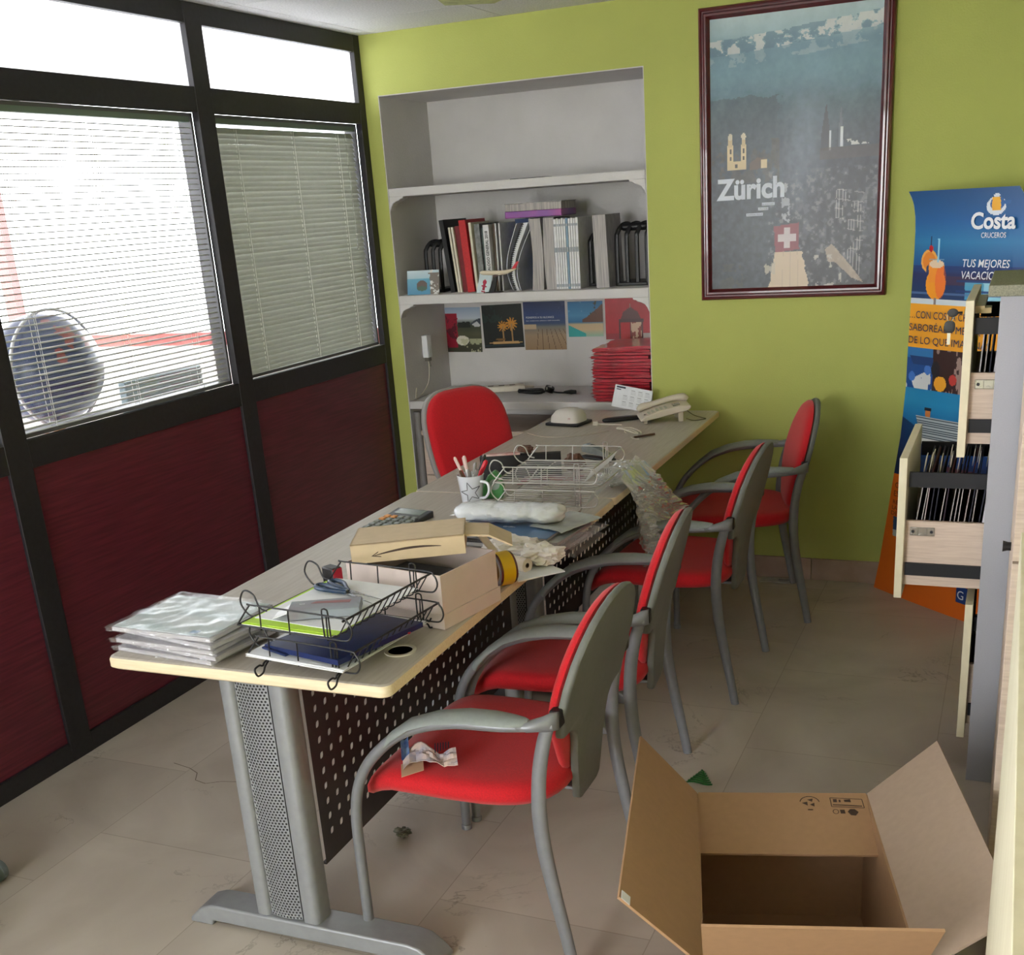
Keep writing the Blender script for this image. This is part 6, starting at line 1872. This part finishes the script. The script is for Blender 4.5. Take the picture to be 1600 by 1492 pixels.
def drawer(z0, z1, ext, label=None):
    """ext: how far the front face stands off the carcass"""
    dr = bpy.data.objects.new('drawer', None); col.objects.link(dr); dr.parent = t; dr.location = (-ext, 0, z0)
    h = z1 - z0
    g = G(); g.box(-0.020, 0.0, -hw, hw, 0, h)
    ob('drawer_front', g, FRONTM, dr, bevel=0.001)
    zb, zt = 0.060, 0.060 + 0.15
    yi = hw - 0.03
    g = G(); g.box(0.0, 0.50, -yi, -yi + 0.012, zb - 0.03, zt - 0.0); g.box(0.0, 0.50, yi - 0.012, yi, zb - 0.03, zt); g.box(0.0, 0.50, -yi + 0.012, yi - 0.012, zb - 0.02, zb - 0.01); g.box(0.49, 0.50, -yi + 0.012, yi - 0.012, zb - 0.01, zt)
    ob('drawer_box', g, WOODP, dr, smooth=0)
    for s in (-1, 1):
        y0, y1 = (-yi - 0.010, -yi) if s < 0 else (yi, yi + 0.010)
        g = G(); g.box(0.004, 0.50, y0, y1, zb + 0.0, zb + 0.034)
        ob('slide', g, DARKSL, dr)
        # hanging rail with the dark curtain-like bar above
        g = G(); g.box(0.004, 0.49, (-yi + 0.001) if s < 0 else (yi - 0.011), (-yi + 0.011) if s < 0 else (yi - 0.001), h - 0.085, h - 0.045)
        ob('hanging_rail', g, DARKSL, dr)
    g = G(); y = -yi - 0.0035
    g.box(0.012, 0.075, y, -yi - 0.0005, zt - 0.040, zt - 0.016)
    pl_ = ob('fixing_plate', g, ALU, dr, bevel=0.002)
    for x in (0.020, 0.067):
        g = G(); g.tube([(x, y - 0.0012, zt - 0.028), (x, y + 0.001, zt - 0.028)], 0.0042, 12); ob('screw', g, BLACKP, pl_)
    g = G(); g.tube([(0.033, y - 0.001, zt - 0.018), (0.033, y - 0.001, zt - 0.038), (0.044, y - 0.001, zt - 0.032), (0.055, y - 0.001, zt - 0.038), (0.055, y - 0.001, zt - 0.018)], 0.0014, 6, closed=True); ob('clip_frame', g, ALU, pl_)
    return dr
drawer(0.920, 1.310, 0.058)
drawer(0.528, 0.915, 0.196)
drawer(0.130, 0.522, 0.012)
# hanging files: each is a folder of its own
rnd = random.Random(21)
FILE = mat('dark_blue_grey_card', (44, 46, 62), 0.7, vary=0.2, scale=30)
FILE2 = mat('maroon_card', (96, 40, 46), 0.7)
FILEW = mat('white_file_paper', (206, 204, 214), 0.6, vary=0.05)
LIGHTE = mat('pale_card_edge', (176, 170, 170), 0.6)
def hfile(x, zb, zt, m, label, grp, lean, tab=None, wdt=0.36, th=0.003, yc=None):
    yc = (CY0 + CY1) / 2 if yc is None else yc
    o = thing('hanging_file', label, 'file folder', (x, yc, zb), 0, grp, rot=(0, lean, 0))
    h = zt - zb
    g = G(); g.box(0, th, -wdt / 2, wdt / 2, 0, h); ob('card', g, m, o, smooth=0)
    g = G(); g.box(0.0004, th - 0.0004, -wdt / 2 - 0.0012, -wdt / 2 + 0.0005, 0.0, h + 0.0006); ob('edge', g, (LIGHTE if rnd.random() < 0.65 else FILE) if m is not FILEW else FILEW, o, smooth=0)
    if tab is not None:
        g = G(); g.box(-0.006, -0.004, tab, tab + 0.05, h - 0.012, h + 0.036); ob('index_tab', g, mat('cream_tab', (206, 200, 180), 0.5), o, smooth=0)
    return o
zb = 0.528 + 0.060
n = 31
for k in range(n):
    x = CX - 0.196 + 0.006 + 0.0122 * k
    m = [FILE, FILE, FILE2, FILE][k % 4] if k not in (14, 15, 21, 22, 24) else FILEW
    tab = rnd.uniform(-0.16, 0.02) if k % 2 == 0 or k < 14 and k % 3 else None
    hfile(x, zb, 0.862 + rnd.uniform(-0.004, 0.004), m, 'hanging file with a pale edge in the wide-open middle drawer', 'hanging files in the wide-open drawer', 0.12 - 0.002 * k + rnd.uniform(-0.02, 0.02), tab, th=0.003 if m is not FILEW else 0.006)
zb = 0.920 + 0.060
for k in range(9):
    x = CX - 0.058 + 0.012 + 0.0115 * k
    hfile(x, zb, 1.225, FILE if k % 3 else FILEW, 'grey hanging file in the slightly open top drawer', 'hanging files in the top drawer', 0.05, None)
# lock hardware and keys in the top drawer
kt = thing('key_bunch', 'bunch of keys with black heads hanging from the top drawer lock', 'keys', (2.578, -1.46, 1.262))
KEY = mat('key_metal', (176, 172, 156), 0.3, metal=0.8)
g = G(); g.lathe([(0.011, -0.012), (0.011, 0.004), (0.004, 0.006)], 18, mx=Matrix.Rotation(-PI / 2, 4, 'Y')); ob('lock_barrel', g, KEY, kt)
g = G(); g.tube([(-0.010, 0, 0), (-0.022, 0, 0.0)], 0.003, 8); g.pillow([(0.014 * math.cos(2 * PI * k / 20), 0.011 * math.sin(2 * PI * k / 20)) for k in range(20)], 0.0025, 0.0025, lambda a, b, w: (-0.034 + a, w, b)); ob('key_head', g, BLACKP, kt)
g = G(); g.tube([(-0.040 + 0.008 * math.cos(a), 0, -0.010 + 0.012 * math.sin(a)) for a in np.linspace(0, 2 * PI, 14, endpoint=False)], 0.0009, 6, closed=True); ob('key_ring', g, KEY, kt)
g = G(); g.pillow([(0.014 * sup(math.cos(2 * PI * k / 20), 0.7), 0.016 * sup(math.sin(2 * PI * k / 20), 0.7)) for k in range(20)], 0.0025, 0.0025, lambda a, b, w: (-0.040 + a, w, -0.036 + b)); ob('spare_key_head', g, BLACKP, kt)
g = G(); g.box(-0.045, -0.037, -0.001, 0.001, -0.082, -0.05); ob('spare_key_blade', g, KEY, kt)
g = G(); g.box(2.592, 2.625, -1.60, -1.30, 1.285, 1.292); g.box(2.600, 2.64, -1.58, -1.52, 1.272, 1.285)
ob('locking_bar', g, mat('zinc_bar', (150, 132, 96), 0.4, metal=0.6), t, loc=(-CX, -(CY0 + CY1) / 2, 0))

# ------------------------------------------------------------------ tall pale cabinets nearer the camera
t = thing('tall_cabinet', 'pale wooden cabinet front seen edge-on just right of the grey filing cabinet', 'cabinet', (2.738, -2.055, 0))
g = G(); g.box(0.004, 0.56, -0.39, 0.39, 0, 1.62); ob('carcass', g, WOODP, t, smooth=0)
for z0, z1 in ((0.06, 0.895), (0.900, 1.60)):
    for y0, y1 in ((-0.388, -0.002), (0.002, 0.388)):
        g = G(); g.box(-0.012, 0.004, y0, y1, z0, z1); dd = ob('door', g, WOODP, t, bevel=0.001)
g = G(); g.tube([(-0.012, 0.04, 0.80), (-0.020, 0.04, 0.80), (-0.030, 0.04, 0.80)], [0.010, 0.010, 0.013], 12); ob('door_knob', g, BLACKP, t)
t = thing('tall_cabinet', 'beige cabinet filling the lower right edge of the photo', 'cabinet', (2.740, -3.60, 0))
g = G(); g.box(0.0, 0.56, -0.57, 0.53, 0, 1.30); ob('carcass', g, BEIGE, t, smooth=0, bevel=0.001)
g = G(); g.box(-0.012, 0.0, -0.57, 0.53, 0.0, 1.14); ob('door', g, BEIGE, t, bevel=0.001)

# ------------------------------------------------------------------ open carton on the floor
BO = Vector((2.109, -2.478, 0)); BR = 0.271; BW, BD, BH, BL = 0.376, 0.605, 0.32, 0.189
t = thing('cardboard_box', 'large open brown cardboard box on the floor at the lower right', 'box', BO, BR)
e = 0.005
g = G()
g.box(0, BW, -e, 0, 0, BH); g.box(0, BW, -BD, -BD + e, 0, BH); g.box(0, e, -BD + e, -e, 0, BH); g.box(BW - e, BW, -BD + e, -e, 0, BH); g.box(e, BW - e, -BD + e, -e, 0, e)
ob('box_body', g, KRAFT, t, smooth=0)
def flap(a, b, c, d, name='flap', m=KRAFT):
    """a-b on the hinge, c-d the free edge"""
    a, b, c, d = map(Vector, (a, b, c, d))
    nrm = (b - a).cross(d - a).normalized() * (e / 2)
    P = [a, b, c, d]
    vs = []
    # bilinear sheet so the board can warp slightly
    g = G(); N = 8
    top = []
    for j in range(N + 1):
        for i in range(N + 1):
            u, v = i / N, j / N
            q = (a * (1 - u) + b * u) * (1 - v) + (d * (1 - u) + c * u) * v
            top.append(q)
    W = N + 1; M_ = len(top)
    vs = [q + nrm for q in top] + [q - nrm for q in top]
    fs = []
    for j in range(N):
        for i in range(N):
            k = j * W + i
            fs.append((k, k + 1, k + W + 1, k + W)); fs.append((M_ + k, M_ + k + W, M_ + k + W + 1, M_ + k + 1))
    for i in range(N):
        fs.append((i, M_ + i, M_ + i + 1, i + 1)); k = N * W + i; fs.append((k, k + 1, M_ + k + 1, M_ + k))
    for j in range(N):
        k = j * W; fs.append((k, k + W, M_ + k + W, M_ + k)); k = j * W + N; fs.append((k, M_ + k, M_ + k + W, k + W))
    g.add(vs, fs)
    return ob(name, g, m, t, smooth=40)
af, al, ar, an = 0.217, 0.785, 0.656, 0.991
c, s = math.cos, math.sin
far = flap((0.004, -0.002, BH + .002), (BW - .004, -0.002, BH + .002), (BW - .004, -BL * c(af), BH - BL * s(af)), (0.004, -BL * c(af), BH - BL * s(af)))
flap((0, 0, BH), (0, -BD, BH), (-BL * c(al) - 0.008, -BD + 0.005, BH + BL * s(al) + 0.0), (-BL * c(al) + 0.01, 0.02, BH + BL * s(al)), m=KRAFT)
flap((BW, -BD, BH), (BW, 0, BH), (BW + BL * c(ar) + .0, 0.03, BH + BL * s(ar)), (BW + BL * c(ar), -BD, BH + BL * s(ar)), m=KRAFTIN)
flap((0.004, -BD, BH), (BW - .004, -BD, BH), (BW - .004 + 0.01, -BD - BL * c(an), BH + BL * s(an)), (0.0, -BD - BL * c(an), BH + BL * s(an)))
# printed marks on the folded-in far flap
def fp(u, v, off=0.0032):   # u across from the left, v from the hinge
    y = -v * c(af); z = BH + .002 - v * s(af)
    return (u, y - off * s(af) * 1.0, z + off * c(af))
def fpoly(name, pts, w=None):
    g = G()
    if w is None:
        g.add([fp(u, v) for u, v in pts], [tuple(range(len(pts)))])
    else:
        n = len(pts)
        for i in range(n - 1 if w > 0 else n):
            (u0, v0), (u1, v1) = pts[i], pts[(i + 1) % n]
            du, dv = u1 - u0, v1 - v0; L = math.hypot(du, dv) or 1; hx, hy = -dv / L * abs(w) / 2, du / L * abs(w) / 2
            g.add([fp(u0 + hx, v0 + hy), fp(u1 + hx, v1 + hy), fp(u1 - hx, v1 - hy), fp(u0 - hx, v0 - hy)], [(0, 1, 2, 3)])
    return ob(name, g, INK, far, smooth=0)
fpoly('printed_frame', [(0.292, 0.018), (0.360, 0.022), (0.362, 0.050), (0.293, 0.046)], -0.0018)
fpoly('printed_line', [(0.296, 0.040), (0.358, 0.044)], 0.003)
fpoly('printed_mark', [(0.298, 0.022), (0.306, 0.022), (0.306, 0.032), (0.298, 0.032)])
fpoly('printed_mark', [(0.310, 0.024), (0.314, 0.024), (0.314, 0.032), (0.310, 0.032)])
fpoly('printed_mark', [(0.321, 0.024), (0.335, 0.022), (0.336, 0.032), (0.322, 0.031)])
fpoly('printed_hexagon', [(0.325, 0.062), (0.331, 0.054), (0.341, 0.054), (0.348, 0.063), (0.341, 0.074), (0.331, 0.073)])
fpoly('printed_square', [(0.309, 0.056), (0.319, 0.056), (0.320, 0.068), (0.310, 0.068)])
fpoly('printed_ring', [(0.300 + 0.006 * c(a), 0.062 + 0.007 * s(a)) for a in np.linspace(0, 2 * PI, 10, endpoint=False)], -0.0016)
for k in range(3):
    a0 = 2 * PI * k / 3
    fpoly('recycling_arrow', [(0.247 + 0.010 * c(a0), 0.034 + 0.011 * s(a0)), (0.247 + 0.017 * c(a0 + 1.0), 0.034 + 0.015 * s(a0 + 1.0)), (0.247 + 0.006 * c(a0 + 1.6), 0.034 + 0.006 * s(a0 + 1.6))])
fpoly('recycling_ring', [(0.247 + 0.021 * c(a), 0.034 + 0.020 * s(a)) for a in np.linspace(PI * 1.05, PI * 1.95, 12)], 0.0022)
fpoly('printed_mark', [(0.241, 0.055), (0.252, 0.055), (0.252, 0.058), (0.241, 0.058)])
g = G(); g.box(-0.02, 0.0, -0.012, 0.012, 0, 0.001); ob('white_label', g, WHITEP, t, loc=(-BL * c(al) + 0.012, -BD + 0.012, BH + BL * s(al) - 0.012), rot=(0, al, 0))

# ------------------------------------------------------------------ litter on the floor
g = crumple((0.022, 0.016, 0.012), 4, 0.6, 3, 2.4)
ob('foil_ball', g, mat('crumpled_foil', (150, 150, 138), 0.35, metal=0.4, color2=(90, 94, 80), scale=60), None, 'small crumpled foil ball on the floor under the nearest chair', 'litter', loc=(1.262, -2.382, 0.0002), smooth=10)
g = G()
for k in range(7):
    y = 0.012 * k; w = 0.006 + 0.0055 * k
    g.slab(lambda u, v, y=y, w=w: ((u - .5) * 2 * w, -y - 0.008 * v - 0.006 * abs(u - .5), 0.004 + 0.003 * math.sin(u * 6)), 6, 2, 0.0012)
ob('green_leaf_scrap', g, mat('green_scrap', (38, 128, 54), 0.5, color2=(26, 84, 40), scale=60), None, 'small green feathery scrap on the floor beside the cardboard box', 'litter', loc=(1.945, -1.800, 0.0002), rz=0.1, smooth=0)
t = thing('pamphlet', 'pale pamphlet on the floor by the skirting behind the farthest chair', 'pamphlet', (1.82, -0.062, 0.0002), 0.03)
g = G(); g.slab(lambda u, v: ((u - .5) * 0.13, (v - .5) * 0.05, 0.004 + 0.002 * math.sin(u * 4)), 6, 4, 0.003); ob('paper', g, mat('pamphlet_paper', (196, 190, 186), 0.6, vary=0.1, scale=60), t)
g = G(); g.box(0.01, 0.055, -0.012, 0.012, 0.0068, 0.0072); ob('printed_panel', g, mat('grey_print', (140, 140, 144), 0.6), t)
